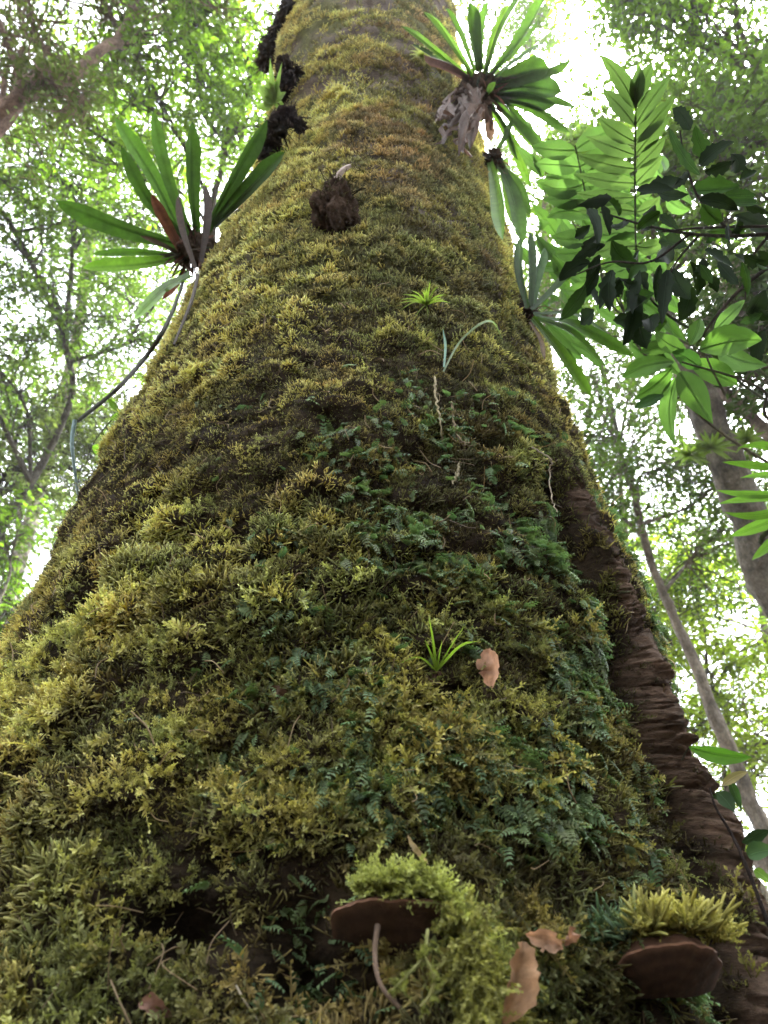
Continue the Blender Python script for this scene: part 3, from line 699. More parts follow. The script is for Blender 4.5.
D2 = float(np.linalg.norm(on_trunk(452, 92)[0] - CAM)) - .12; print('D2', D2)
b2, B2 = bromeliad('large bromeliad high on the right side of the trunk under the bright sky gap', (482, 92), D2, [
    ((470, 78), (401, 26), 17, .05, .04, G3), ((472, 76), (424, 12), 17, .1, .04, G3), ((478, 72), (470, 2), 16, .0, .0, G2), ((482, 70), (488, 1), 15, .15, .0, G),
    ((486, 74), (527, -14), 15, -.1, .0, G2), ((490, 78), (550, -12), 17, .1, .0, G), ((474, 82), (424, 55), 15, -.25, .06, (.07, .045, .04), 'withered_leaf'),
    ((490, 86), (548, 66), 26, .1, .06, G2), ((490, 90), (562, 92), 26, .1, .06, (.02, .04, .012)), ((490, 82), (545, 42), 14, .2, .02, G2),
    ((492, 84), (560, 74), 24, .25, .06, (.02, .04, .012)), ((494, 94), (556, 104), 22, .0, .05, (.02, .04, .012)),
    ((492, 100), (560, 172), 17, -.1, .05, G), ((496, 98), (570, 132), 15, .0, .08, G2), ((488, 104), (531, 188), 15, -.15, .05, G3), ((500, 96), (556, 168), 12, .1, .05, G2),
    ((486, 96), (496, 82), 8, -.4, .03, G3), ((484, 74), (508, 4), 12, .1, .0, G3), ((488, 76), (538, 20), 12, .2, .03, G), ((474, 72), (446, 8), 12, .0, .03, G2), ((472, 80), (412, 44), 12, .1, .05, G2), ((496, 90), (572, 60), 13, .2, .05, G2), ((494, 98), (576, 108), 13, .2, .08, G2), ((494, 100), (544, 152), 12, .0, .05, G3), ((490, 102), (518, 160), 12, -.1, .05, G),
    ((480, 98), (470, 150), 12, -.2, .03, (.08, .055, .04), 'withered_leaf'), ((484, 98), (490, 142), 12, -.2, .03, (.10, .07, .05), 'withered_leaf'), ((476, 96), (438, 118), 12, -.25, .03, (.08, .055, .045), 'withered_leaf')], base_r_=.065)
dl = thing('dead_leaf', 'crumpled purplish brown dead leaf dangling below the high right bromeliad', 'dead leaf', at(456, 100, 4.1))
s = Soup(); rr_ = np.random.default_rng(9)
for a, b, wd in [((462 + q_ * 1.6, 90 + (q_ * 7) % 11), (440 + (q_ * 13) % 34, 122 + (q_ * 17) % 32), 7 + q_ % 5) for q_ in range(14)] + [((466, 88), (447, 150), 18), ((468, 92), (458, 152), 14), ((462, 95), (440, 128), 14), ((470, 95), (484, 108), 12), ((460, 90), (450, 140), 10), ((456, 96), (436, 146), 12), ((472, 96), (464, 140), 16), ((466, 100), (442, 118), 12), ((474, 92), (488, 128), 10)]:
    P0 = safe(*a, D2 - .1, .12); P1 = safe(*b, D2 - .15, .1)
    Pm = spline([P0, (P0 + P1) / 2 + rr_.normal(0, .03, 3), P1], 14) + rr_.normal(0, .008, (14, 3))
    Pm = Pm + np.cumsum(rr_.normal(0, .006, (14, 3)), 0)
    strap(s, Pm, wd / 520, .8, np.array([.085, .055, .042]) * rr_.uniform(.6, 1.5), None, rr_.normal(0, 1, 3), 6)
s.obj('blade', M_dead, dl)

D3 = 3.1
b3, B3 = bromeliad('bromeliad with long leaves hanging straight down the right trunk edge', (494, 158), 3.6, [
    ((490, 160), (503, 240), 17, -.3, .02, G3), ((496, 158), (522, 244), 20, -.3, .03, G), ((502, 160), (516, 230), 13, -.1, .03, G3), ((498, 166), (530, 215), 14, -.1, .06, G2), ((494, 155), (512, 120), 11, .1, .0, G2)], base_r_=.035)
b4, B4 = bromeliad('bromeliad lowest on the right trunk edge with leaves spreading to the right', (528, 312), 2.35, [
    ((532, 318), (592, 397), 17, -.1, .08, G3), ((534, 318), (606, 368), 16, .0, .10, G), ((534, 316), (634, 356), 15, .05, .10, G), ((534, 314), (620, 346), 9, .15, .10, G2),
    ((528, 308), (520, 238), 12, .05, -.02, G2), ((530, 306), (530, 232), 15, .1, .0, G2), ((532, 308), (545, 248), 13, .12, .02, (.06, .10, .05)), ((532, 310), (572, 268), 12, .2, .05, G2), ((530, 322), (545, 360), 6, .0, .0, (.12, .09, .06), 'withered_leaf')], base_r_=.03)

# dark humus growths on the upper left edge
def growth(label, pts, dist, seed, col=(.022, .016, .012), scraps=170):
    if seed != 31:
        dist = min(float(np.linalg.norm(on_trunk(max(x, 286), y)[0] - CAM)) for x, y, r in pts) - .03
    P0 = at(*pts[0][:2], dist)
    t = thing('epiphyte_clump', label, 'plant clump', P0, 'dark clumps along the upper left trunk edge')
    s = Soup(); rr_ = np.random.default_rng(seed)
    for k_, (x, y, r) in enumerate(pts):
        add_lump(s, at(x, y, dist), np.eye(3), (r / F_PX * dist * .72,) * 3, seed + k_, col=col, n=(34, 26), amp=.6, freq=3.5)
    for k_ in range(scraps):
        x, y, r = pts[rr_.integers(len(pts))]; c = at(x, y, dist); d = norm(rr_.normal(0, 1, 3)); r = r / F_PX * dist
        strap(s, spline([c + d * r * .6, c + d * r * 1.1, c + d * r * rr_.uniform(1.1, 1.9) + np.array([0, 0, -1. * r * rr_.uniform(0, 1)])], 4), r * rr_.uniform(.03, .16), .3, np.array(col) * rr_.uniform(.8, 4), None, rr_.normal(0, 1, 3), 3)
    s.obj('root_mass', M_humus, t); return t
growth('black hanging root clump at the top left edge of the trunk', [(288, 8, 9), (284, 22, 11), (276, 38, 11), (270, 52, 12), (265, 64, 9)], 5.2, 31)
growth('dark ragged root clump on the trunk edge behind small round leaves', [(284, 66, 10), (290, 82, 12), (283, 96, 12), (295, 76, 9), (304, 78, 6)], 4.3, 41)
growth('dark root clump just above the left bromeliad', [(288, 116, 11), (278, 126, 13), (270, 140, 13), (300, 126, 8), (266, 155, 10)], 3.7, 51)

def rosette(label, px, dist, leaves, name, cat, matl=M_brom, parts='leaves', pr=LEAFW, group=None, K=9):
    B = at(*px, dist); t = thing(name, label, cat, B, group)
    s = Soup(); rr_ = np.random.default_rng(int(px[0] * 3 + px[1]))
    for (tx, ty, w_, dd, sag, col) in leaves:
        tp = at(tx, ty, dist + dd)
        blade(s, B, tp, w_ / F_PX * dist, norm(-ray(tx, ty) + rr_.normal(0, .3, 3)), sag, .25, col, K, pr)
    s.obj(parts, matl, t); return t
STR = np.array([.5, .8, 1, .95, .85, .7, .5, .3, .03])
PG = (.16, .22, .08)
DE = float(np.linalg.norm(on_trunk(290, 100)[0] - CAM)) - .16
rosette('small plant with round pale leaves on the dark clump at the upper left edge', (274, 104), DE, [(258, 84, 10, 0, 0, PG), (266, 78, 9, 0, 0, PG), (277, 80, 10, 0, 0, PG), (286, 92, 10, 0, 0, PG), (284, 104, 10, 0, 0, PG), (262, 98, 11, 0, 0, PG), (270, 58, 5, 0, 0, PG), (282, 62, 4, 0, 0, PG), (256, 108, 8, 0, 0, PG)], 'epiphyte', 'epiphyte', M_leaf)
SG = (.25, .27, .09)
def tuftplant(label, px, spec, col, name='air_plant', cat='air plant', wd=3., up_=.0):
    P, N, U_, X_, _ = on_trunk(*px); dist = np.linalg.norm(P - CAM); t = thing(name, label, cat, P)
    s = Soup()
    for (tx, ty, w_, lift, sag) in spec:
        tp = at(tx, ty, dist - lift)
        b = P + N * .004; mm = (b + tp) / 2 + (N * .6 + np.array([0, 0, 1.]) * .5) * sag
        strap(s, spline([b, mm, tp], 12), w_ * .62 / F_PX * dist, .3, col, np.interp(np.linspace(0, 1, 12), [0, .3, .7, 1], [.8, 1, .7, .05]), -ray(tx, ty), 3, np.array(col) * 1.15)
    s.obj('leaves', M_brom, t); return t, P, N, U_, X_, dist
rs2 = np.random.default_rng(77)
tuftplant('pale spiky air plant high on the trunk beside the large bromeliad', (422, 58), [(422 + 14 * math.cos(a), 56 - 12 * math.sin(a), 3, .12, .01) for a in np.linspace(-.3, 3.5, 10)] + [(424, 78, 3, .1, 0)], (.30, .28, .16))
tuftplant('grassy air plant in the moss near the upper middle of the trunk', (426, 306), [(426 + rs2.uniform(-6, 6) + 22 * math.cos(a), 306 - rs2.uniform(14, 24) * math.sin(a) - 2, 2.6, .07, .01) for a in np.linspace(.05, 3.1, 15)] + [(412, 322, 2, .05, .01), (428, 326, 2, .05, .01), (398, 312, 2, .05, .02)], (.22, .27, .07))
tuftplant('tiny green air plant on the moss at the upper left edge', (282, 160), [(282 + 14 * math.cos(a), 158 - 12 * math.sin(a), 2.2, .06, .01) for a in np.linspace(0, 3.1, 9)], (.14, .20, .05))
tg, P, N, U_, X_, dd_ = tuftplant('little seedling of thin arching leaves above the middle of the moss', (435, 672), [(429, 617, 4.5, .035, .006), (425, 640, 4, .03, .004), (478, 641, 4.5, .05, .03), (466, 624, 2.2, .03, .01), (394, 666, 3, .05, .035), (442, 640, 3, .03, 0)], (.24, .33, .06), 'seedling', 'seedling')
s = Soup()
for k_ in range(14):
    a = P + X_ * rs2.uniform(-.008, .008); add_tube(s, spline([a, a - U_ * .02 + N * .004 + X_ * rs2.normal(0, .006), a - U_ * rs2.uniform(.03, .05) + N * .002 + X_ * rs2.normal(0, .012)], 6), .0012, 4, (.16, .10, .07))
s.obj('dry_roots', M_root, tg)
# thin shoots and rootlets lying on the moss
def runner(label, pxs, w_, col, name='rootlet', cat='rootlet', lift=.012, flat=False, rise=None):
    pts = []
    for i, p in enumerate(pxs):
        P, N, *_ = on_trunk(*p); pts.append(P + N * (lift if rise is None else rise[i]))
    t = thing(name, label, cat, pts[0]); s = Soup(); n_ = 8 * len(pts)
    if flat: strap(s, spline(pts, n_), w_, .2, col, np.interp(np.linspace(0, 1, n_), [0, .6, 1], [.7, 1, .2]), -ray(*pxs[0]), 3)
    else:
        C_ = spline(pts, n_); C_[1:-1] += np.random.default_rng(n_).normal(0, .0012, (n_ - 2, 3)); add_tube(s, C_, np.linspace(w_ * .5, w_ * .25, n_), 6, col, .5)
        rq = np.random.default_rng(int(pxs[0][0]))
        for _ in range(7):
            a = C_[rq.integers(2, n_ - 2)]; d = rq.normal(0, 1, 3); d[2] -= 1; d = d / np.linalg.norm(d) * rq.uniform(.01, .03); add_tube(s, spline([a, a + d * .5 + rq.normal(0, .003, 3), a + d], 5), w_ * .12, 4, np.array(col) * .8)
    s.obj('stem', M_brom if flat else M_root, t)
runner('pale peeling rootlet running straight down the moss in the upper middle', [(434, 382), (432, 405), (438, 425), (441, 448)], .0055, (.22, .18, .10))
runner('short crooked rootlet to the right of the pale peeling one', [(449, 408), (450, 428), (455, 440), (463, 450)], .006, (.2, .15, .09))
runner('short pale rootlet below the crooked ones', [(457, 468), (454, 480), (449, 490)], .006, (.2, .17, .1))
runner('bluish upright grass blade on the moss above the peeling rootlet', [(441, 376), (442, 355), (441, 336)], .006, (.10, .18, .13), 'grass_blade', 'grass blade', .02, True)
runner('grass blade arching over to the right on the upper moss', [(442, 376), (452, 355), (468, 339), (482, 336), (496, 346)], .0055, (.17, .21, .12), 'grass_blade', 'grass blade', .02, True, [.01, .03, .04, .04, .02])
runner('thin curved rootlet looping over the edge of the bare bark rib', [(527, 455), (540, 462), (542, 475), (541, 500), (546, 515)], .004, (.32, .26, .18), lift=.02)

# ------------------------------------------------------------------ dead leaves caught in the moss
def deadleaf(label, a, b, w_, col, lift=.02, curl=.6, seed=1, tilt=0.):
    P, N, U_, X_, _ = on_trunk(*a); dist = np.linalg.norm(P - CAM) - lift
    A = at(*a, dist); B_ = at(*b, dist - lift * .3); t = thing('dead_leaf', label, 'dead leaf', A)
    rr_ = np.random.default_rng(seed); s = Soup()
    n_ = 16; pts = spline([A, (A + B_) / 2 + N * .012 * curl, B_], n_) + np.cumsum(rr_.normal(0, .0006, (n_, 3)), 0)
    wp = np.interp(np.linspace(0, 1, n_), [0, .15, .4, .7, .9, 1], [.1, .6, 1, .85, .4, .05]) * (1 + rr_.normal(0, .1, n_))
    strap(s, pts, w_ / F_PX * dist, curl, col, wp, -ray(*a) + rr_.normal(0, .35, 3) + X_ * tilt, 9)
    V_ = s.V[-1]; V_ += (N * .006 * (fbm(V_[:, 0:1] * 90 + seed * 3, V_[:, 2:3] * 90 + 50, seed, 3) - .5) * 2.2); s.C[-1] = s.C[-1] * (.45 + 1.1 * fbm(V_[:, 0] * 120 + 9, V_[:, 2] * 120 + 70, seed + 4, 3))[:, None]
    s.obj('blade', M_dead, t)
deadleaf('curled pinkish dead leaf beside the seedling in the middle of the moss', (488, 650), (493, 690), 24, (.50, .30, .20), .05, .5, 3)
deadleaf('torn pink dead leaf lying just right of the left bracket fungus', (528, 935), (562, 947), 17, (.48, .30, .20), .04, .5, 4)
deadleaf('pinkish sliver of dead leaf curling beside the left bracket fungus', (560, 944), (572, 930), 9, (.40, .24, .16), .045, .6, 8)
deadleaf('tan papery dead leaf hanging below the moss of the left bracket fungus', (523, 942), (507, 1022), 26, (.34, .20, .11), .07, .5, 5)
deadleaf('narrow straw-coloured dead leaf standing above the left bracket fungus', (428, 862), (408, 836), 7, (.50, .40, .24), .03, .4, 6)
deadleaf('small brown dead leaf scrap in the moss left of the seedling', (268, 692), (294, 699), 13, (.12, .07, .04), .008, .4, 7)
deadleaf('brown leaf scrap low in the shaded moss at the bottom left', (138, 1002), (170, 1012), 12, (.20, .11, .08), .02, .4, 12)

# ------------------------------------------------------------------ bracket fungi with moss on top
def bracket(label, px, half_px, depth, seed, tilt, dirn=(0, 0), mossn=260, msz=.03, lift=.35, face=.4, push=0.):
    P, N, U_, X_, (t0, z0) = on_trunk(*px); P = P + push * (CAM - P)
    Nh = norm(N * np.array([1, 1, .15])); Nh = norm(Nh + face * norm((CAM - P) * np.array([1, 1, 0]))); Z_ = np.array([0, 0, 1.])
    Xh = norm(np.cross(Z_, Nh)) ; Xh = norm(Xh + Z_ * tilt); Nh = norm(Nh + Z_ * lift); Uh = norm(np.cross(Nh, Xh)); Uh = Uh * np.sign(Uh[2])
    wd = half_px / F_PX * ((P - CAM) @ Fv)
    t = thing('bracket_fungus', label, 'fungus', P, 'bracket fungi low on the trunk')
    n_a, n_r = 90, 26; a = np.linspace(-.25, math.pi + .25, n_a); rho = np.linspace(0, 1, n_r)
    A, Rh = np.meshgrid(a, rho, indexing='ij')
    wob = 1 + .13 * (fbm(A * 2.2 + seed, A * 0, seed, 4) - .5) * 2
    x = np.sign(np.cos(A)) * np.abs(np.cos(A)) ** .85 * Rh * wd * wob; y = np.sign(np.sin(A)) * np.abs(np.sin(A)) ** .6 * Rh * depth * wob - .02
    th_ = .016 * (1 - Rh ** 3) + .003
    top = th_ * .9 + .012 * (1 - Rh) + .003 * np.sin(Rh * 18); bot = -th_ * .5 - .010 * (1 - Rh)
    def pos(x, y, h): return P + x[..., None] * Xh + y[..., None] * Nh + h[..., None] * Uh
    Vt = pos(x, y, top).reshape(-1, 3); Vb = pos(x, y, bot).reshape(-1, 3)
    i = np.arange(n_a - 1)[:, None] * n_r; j = np.arange(n_r - 1)[None]
    F = np.stack([i + j, i + n_r + j, i + n_r + j + 1, i + j + 1], -1).reshape(-1, 4)
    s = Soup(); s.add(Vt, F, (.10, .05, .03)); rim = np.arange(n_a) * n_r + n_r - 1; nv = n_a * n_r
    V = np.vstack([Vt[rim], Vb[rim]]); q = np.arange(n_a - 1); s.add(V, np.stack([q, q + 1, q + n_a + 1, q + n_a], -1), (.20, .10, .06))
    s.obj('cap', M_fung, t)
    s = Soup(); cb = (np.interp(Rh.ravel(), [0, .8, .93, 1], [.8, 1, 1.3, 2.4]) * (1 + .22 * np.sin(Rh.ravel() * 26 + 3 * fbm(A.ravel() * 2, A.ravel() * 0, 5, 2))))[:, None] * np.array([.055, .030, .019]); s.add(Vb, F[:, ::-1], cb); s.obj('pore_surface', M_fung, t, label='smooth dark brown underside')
    return t, P, Nh, Xh, Uh, wd
def shoots(soup, P, dirs, L, cA, cB, rs_, temps, tilt=.3):
    n = len(P); N = norm(dirs + rs_.normal(0, tilt, (n, 3))); up = np.tile([0, 0, 1.], (n, 1)) + rs_.normal(0, .4, (n, 3))
    Y = norm(up - N * np.sum(up * N, 1)[:, None]); X = np.cross(Y, N); which = rs_.integers(0, len(temps), n)
    for k, (tv, tf_, tt) in enumerate(temps):
        m = which == k
        if m.any():
            V, F, C = instance(tv, tf_, tt, P[m], X[m], Y[m], N[m], L[m], cA[m], cB[m]); soup.add(V, F, C)
T_bri = [tuft_pin(500 + i, 2, .6, 8, .30, .11, .35, .45) for i in range(12)]
T_fing = [tuft_tube(560 + i, 3, .6, .05) for i in range(6)] + [tuft_pin(580 + i, 2, .5, 9, .16, .10, .1, .35) for i in range(10)]
rs3 = np.random.default_rng(33)
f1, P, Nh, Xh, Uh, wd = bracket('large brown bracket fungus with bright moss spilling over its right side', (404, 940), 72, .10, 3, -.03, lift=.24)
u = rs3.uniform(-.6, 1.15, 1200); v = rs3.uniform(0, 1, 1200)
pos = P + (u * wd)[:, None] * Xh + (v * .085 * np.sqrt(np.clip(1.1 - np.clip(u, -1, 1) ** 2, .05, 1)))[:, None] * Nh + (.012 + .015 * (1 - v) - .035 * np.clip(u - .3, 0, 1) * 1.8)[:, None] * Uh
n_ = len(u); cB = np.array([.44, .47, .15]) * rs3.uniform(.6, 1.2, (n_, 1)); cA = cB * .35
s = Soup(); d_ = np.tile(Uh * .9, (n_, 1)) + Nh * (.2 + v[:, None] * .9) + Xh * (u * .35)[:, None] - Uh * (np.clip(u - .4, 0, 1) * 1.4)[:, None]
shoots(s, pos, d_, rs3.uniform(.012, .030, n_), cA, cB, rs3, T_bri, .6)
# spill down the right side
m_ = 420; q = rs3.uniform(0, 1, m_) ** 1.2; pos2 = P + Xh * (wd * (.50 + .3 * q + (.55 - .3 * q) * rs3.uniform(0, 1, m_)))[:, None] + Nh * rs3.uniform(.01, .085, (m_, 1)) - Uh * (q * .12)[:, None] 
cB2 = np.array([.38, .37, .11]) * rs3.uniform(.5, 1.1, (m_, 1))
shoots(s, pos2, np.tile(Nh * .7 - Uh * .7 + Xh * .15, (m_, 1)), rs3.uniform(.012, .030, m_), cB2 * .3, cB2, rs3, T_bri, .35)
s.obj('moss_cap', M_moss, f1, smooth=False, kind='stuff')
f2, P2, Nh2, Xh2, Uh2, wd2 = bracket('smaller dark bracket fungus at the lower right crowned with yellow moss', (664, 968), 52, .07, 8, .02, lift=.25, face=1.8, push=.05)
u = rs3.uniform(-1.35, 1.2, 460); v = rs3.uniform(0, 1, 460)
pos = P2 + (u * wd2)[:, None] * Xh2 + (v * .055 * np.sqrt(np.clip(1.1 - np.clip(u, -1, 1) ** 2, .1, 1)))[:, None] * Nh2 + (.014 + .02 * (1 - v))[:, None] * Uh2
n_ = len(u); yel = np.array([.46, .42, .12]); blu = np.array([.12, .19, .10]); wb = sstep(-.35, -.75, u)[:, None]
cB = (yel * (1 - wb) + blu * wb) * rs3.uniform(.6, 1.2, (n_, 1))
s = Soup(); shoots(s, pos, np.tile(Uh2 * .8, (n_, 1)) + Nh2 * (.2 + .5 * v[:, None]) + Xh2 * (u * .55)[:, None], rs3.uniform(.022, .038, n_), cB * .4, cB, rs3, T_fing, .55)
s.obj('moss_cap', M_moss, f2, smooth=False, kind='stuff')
# root strands below the left fungus
def strand(label, pxs, dist, w_, col, twigs=0, name='root_strand'):
    pts = [at(x, y, dist + dz) for x, y, dz in pxs]; t = thing(name, label, 'root', pts[0]); s = Soup(); C_ = spline(pts, 24)
    add_tube(s, C_, np.linspace(w_ * .6, w_ * .4, 24), 6, col, .3)
    s.obj('strand', M_root, t)
    if twigs:
        s = Soup(); n_ = twigs; P_ = C_[rs3.integers(4, 24, n_)]; cB = np.tile(np.array([.26, .28, .07]), (n_, 1)) * rs3.uniform(.6, 1.1, (n_, 1))
        shoots(s, P_, rs3.normal(0, 1, (n_, 3)), rs3.uniform(.006, .014, n_), cB * .5, cB, rs3, T_bri); s.obj('moss', M_moss, t, smooth=False)
DF = float(np.linalg.norm(P - CAM))
strand('smooth brown root curving down under the large bracket fungus', [(378, 925, -.10), (375, 955, -.11), (381, 985, -.125), (400, 1008, -.13)], DF, .0045, (.12, .08, .055))
strand('moss-fringed root strand dangling under the large bracket fungus', [(428, 930, -.10), (424, 955, -.12), (408, 975, -.13), (392, 991, -.13)], DF, .003, (.2, .2, .07), 40)
strand('short greenish strand right of the dangling mossy one', [(424, 958, -.12), (434, 975, -.13), (430, 995, -.135), (420, 1007, -.14)], DF, .003, (.16, .15, .05), 20)
strand('pale thread-like root in the shade at the bottom left', [(236, 985, -.09), (244, 1000, -.09), (256, 1018, -.08), (262, 1030, -.08)], DF + .05, .002, (.4, .34, .25))

# ------------------------------------------------------------------ background trees
def leaf_batch(P, dirs, nrm, L, Wd, col):
    n = len(P); X = norm(np.cross(dirs, nrm)); Nn = np.cross(X, dirs)
    tv = np.array([[0, 0, 0], [.5, .45, .10], [0, 1, -.06], [-.5, .45, .10], [0, .45, 0]])
    tf_ = np.array([[0, 1, 4], [1, 2, 4], [0, 4, 3], [4, 2, 3]])
    V = P[:, None] + tv[None, :, 0:1] * Wd[:, None, None] * X[:, None] + tv[None, :, 1:2] * L[:, None, None] * dirs[:, None] + tv[None, :, 2:3] * L[:, None, None] * Nn[:, None]
    F = (tf_[None] + (np.arange(n) * 5)[:, None, None]).reshape(-1, 3)
    return V.reshape(-1, 3), F, np.repeat(col[:, None], 5, 1).reshape(-1, 3)
def crown(blobs, path, rr_, leafsize, col, dens, stem_c, cvar=.35):
    br = Soup(); lf = Soup(); path = np.asarray(path)
    for (c, rad) in blobs:
        c = np.asarray(c, float)
        # limb leaves the trunk lower than the blob
        dd = np.linalg.norm(path - c, axis=1) + 1.2 * np.maximum(0, path[:, 2] - c[2] + .3 * rad); j = int(np.argmin(dd)); j = max(j - 2, 1)
        st = path[j]
        mid = (st + c) / 2 + np.array([0, 0, .12]) * np.linalg.norm(c - st) + rr_.normal(0, .1 * rad, 3)
        lim = spline([st, mid, c, c + norm((c - mid)[None])[0] * rad * .6], 10)
        add_tube(br, lim, np.linspace(.020 * rad + .008, .008, 10), 5, stem_c, .2)
        nt_w = int(22 + 10 * rad)
        for q in range(nt_w):
            d = norm(rr_.normal(0, 1, 3) * np.array([1, 1, .75])); a = lim[rr_.integers(4, 10)]
            e = c + d * rad * rr_.uniform(.55, 1.0)
            tw = spline([a, (a + e) / 2 + rr_.normal(0, .12 * rad, 3), e], 7)
            add_tube(br, tw, np.linspace(.012, .004, 7), 3, stem_c)
            # sprays of leaves along side twigs
            m = int(dens * rr_.uniform(.5, 1.4))
            ns = 5; 
            for k in range(ns):
                b0 = tw[rr_.integers(2, 7)]; sd = norm(rr_.normal(0, 1, 3) * np.array([1, 1, .45]) + .5 * d); ll = rr_.uniform(.25, .55) * (.5 + .35 * rad)
                mm = max(3, m // ns); u = np.linspace(.1, 1, mm)[:, None]; Pp = b0 + sd * ll * u + np.array([0, 0, -.10]) * ll * u * u + rr_.normal(0, .015, (mm, 3))
                sidev = norm(np.cross(sd, [0, 0, 1.])); sg = np.where(np.arange(mm) % 2 == 0, 1, -1)[:, None]
                dr = norm(sidev * sg * .9 + sd * .6 + rr_.normal(0, .25, (mm, 3)) + np.array([0, 0, -.15]))
                nm = norm(np.array([0, 0, 1.]) + rr_.normal(0, .35, (mm, 3)))
                L_ = leafsize * rr_.uniform(.7, 1.3, mm)
                cl = np.asarray(col) * (1 + cvar * rr_.uniform(-1, 1, (1, 1))) * (1 + .25 * rr_.uniform(-1, 1, (mm, 1)))
                V, F, C = leaf_batch(Pp, dr, nm, L_, L_ * .42, np.clip(cl, .005, 1)); lf.add(V, F, C)
                add_tube(br, np.array([b0, b0 + sd * ll * .5, b0 + sd * ll]), [.004, .003, .0015], 3, stem_c)
    return br, lf
def tree(label, path, r0, r1, blobs, leafsize=.085, col=(.07, .14, .02), dens=60, bark=(.16, .12, .09), seed=1, name='forest_tree', group='forest trees behind the mossy trunk', sides=10):
    rr_ = np.random.default_rng(seed); path = spline(path, 40); path[1:-1] += np.cumsum(rr_.normal(0, .006, (38, 3)), 0) * [1, 1, .2]
    t = thing(name, label, 'tree', path[0], group)
    s = Soup(); add_tube(s, path, np.linspace(r0, r1, 40), sides, bark, .45, seed); s.obj('trunk', M_tbark, t)
    br, lf = crown(blobs, path, rr_, leafsize, col, dens, np.asarray(bark) * .8)
    br.obj('branches', M_tbark, t); lf.obj('crown', M_far, t, smooth=False)
    return t
def A(x, y, d): return at(x, y, d)
def foot(x, y): return np.array([x, y, -.1])
FRESH = (.085, .145, .022); MID = (.055, .09, .022); DARK = (.03, .05, .018); OLIVE = (.07, .09, .038); LIME = (.20, .27, .04)
# left side
tree('tree with pinkish peeling limbs reaching in at the top left', [foot(-4.6, 3.0), A(-260, 420, 7.5), A(-90, 210, 7.5), A(0, 118, 7.5), A(40, 84, 7.6), A(75, 76, 7.8), A(103, 50, 8.2), A(135, 44, 8.8)], .13, .03,
     [(A(62, 96, 7.4), .3), (A(32, 20, 8.4), .9), (A(110, 10, 8.8), .9), (A(-30, 60, 8), 1.1), (A(-60, -60, 8), 1.3), (A(160, -60, 8.6), 1.1)], .07, OLIVE, 24, (.17, .12, .095), 11)
tree('slender tree with fresh green leaves filling the gap left of the trunk', [foot(-3.0, 5.4), A(190, 330, 8.5), A(215, 180, 9), A(245, 90, 9.5), A(260, 30, 10)], .05, .02,
     [(A(200, 60, 9.5), 1.2), (A(235, 130, 9.2), .9), (A(160, 100, 9), 1.0), (A(220, -20, 10), 1.3), (A(170, 30, 9.8), 1.0), (A(120, 150, 9.2), .9)], .085, FRESH, 40, (.05, .045, .03), 12)
tree('small-leaved tree behind the left bromeliad', [foot(-5.2, 6.0), A(40, 460, 9.5), A(60, 330, 9.5), A(70, 230, 9.8)], .05, .02,
     [(A(60, 180, 10), 1.2), (A(20, 250, 9.6), 1.1), (A(130, 230, 10), .9), (A(60, 330, 9.8), 1.2), (A(135, 330, 9.4), 1.0), (A(0, 370, 9.5), 1.0), (A(-70, 300, 9.5), 1.5), (A(-60, 160, 9.5), 1.5)], .075, MID, 48, (.05, .045, .035), 13)
tree('spreading tree with grey-green leaves low on the left', [foot(-6.0, 7.5), A(-80, 700, 10), A(-30, 560, 10.5), A(20, 460, 10.5)], .05, .02,
     [(A(30, 420, 10.5), 1.2), (A(80, 470, 10.5), .9), (A(-10, 500, 10), 1.1), (A(110, 400, 11), 1.0), (A(-60, 430, 10), 1.3)], .08, OLIVE, 56, (.05, .045, .035), 14)
tree('low bright green tree at the left edge beside the trunk', [foot(-4.6, 6.3), A(-60, 720, 8), A(-20, 620, 8)], .05, .02,
     [(A(-5, 590, 9), .8), (A(15, 620, 9.5), .6), (A(-40, 640, 9), 1.0), (A(-80, 560, 9), 1.1), (A(5, 540, 9), .5)], .10, FRESH, 22, (.1, .09, .06), 15)
# right side
tree('stout leaning trunk with ferny growths at the right', [foot(4.9, 4.3), A(900, 830, 6.2), A(792, 620, 6.2), A(742, 510, 6.3), A(700, 400, 6.5), A(672, 340, 6.8), A(640, 250, 7.4)], .21, .08,
     [(A(650, 220, 8.0), 1.1), (A(700, 140, 8.3), .8), (A(610, 180, 8.2), .9), (A(740, 210, 7.8), 1.1), (A(800, 120, 8), 1.3)], .085, MID, 46, (.075, .066, .05), 21)
tree('thin grey trunk leaning through the light at the lower right', [foot(5.2, 6.3), A(800, 900, 8.2), A(762, 830, 8.2), A(724, 740, 8.2), A(688, 650, 8.4), A(655, 575, 8.6), A(630, 480, 9)], .10, .035,
     [(A(620, 440, 9.3), 1.0), (A(600, 500, 9), .7), (A(690, 560, 9.2), .9), (A(660, 470, 9.4), .9), (A(720, 480, 9.5), .8)], .08, MID, 50, (.10, .085, .065), 22)
tree('lime green understory tree glowing behind the right rib', [foot(5.2, 8.2), A(745, 860, 9.8), A(735, 760, 9.8), A(700, 680, 10)], .06, .02,
     [(A(670, 640, 10), .9), (A(720, 700, 10), .9), (A(700, 600, 10.3), .8), (A(740, 780, 9.6), .8), (A(660, 580, 10.5), .7), (A(770, 640, 10), 1.0), (A(690, 730, 9.8), .6), (A(800, 740, 9.5), 1.0)], .10, LIME, 40, (.13, .11, .08), 23)
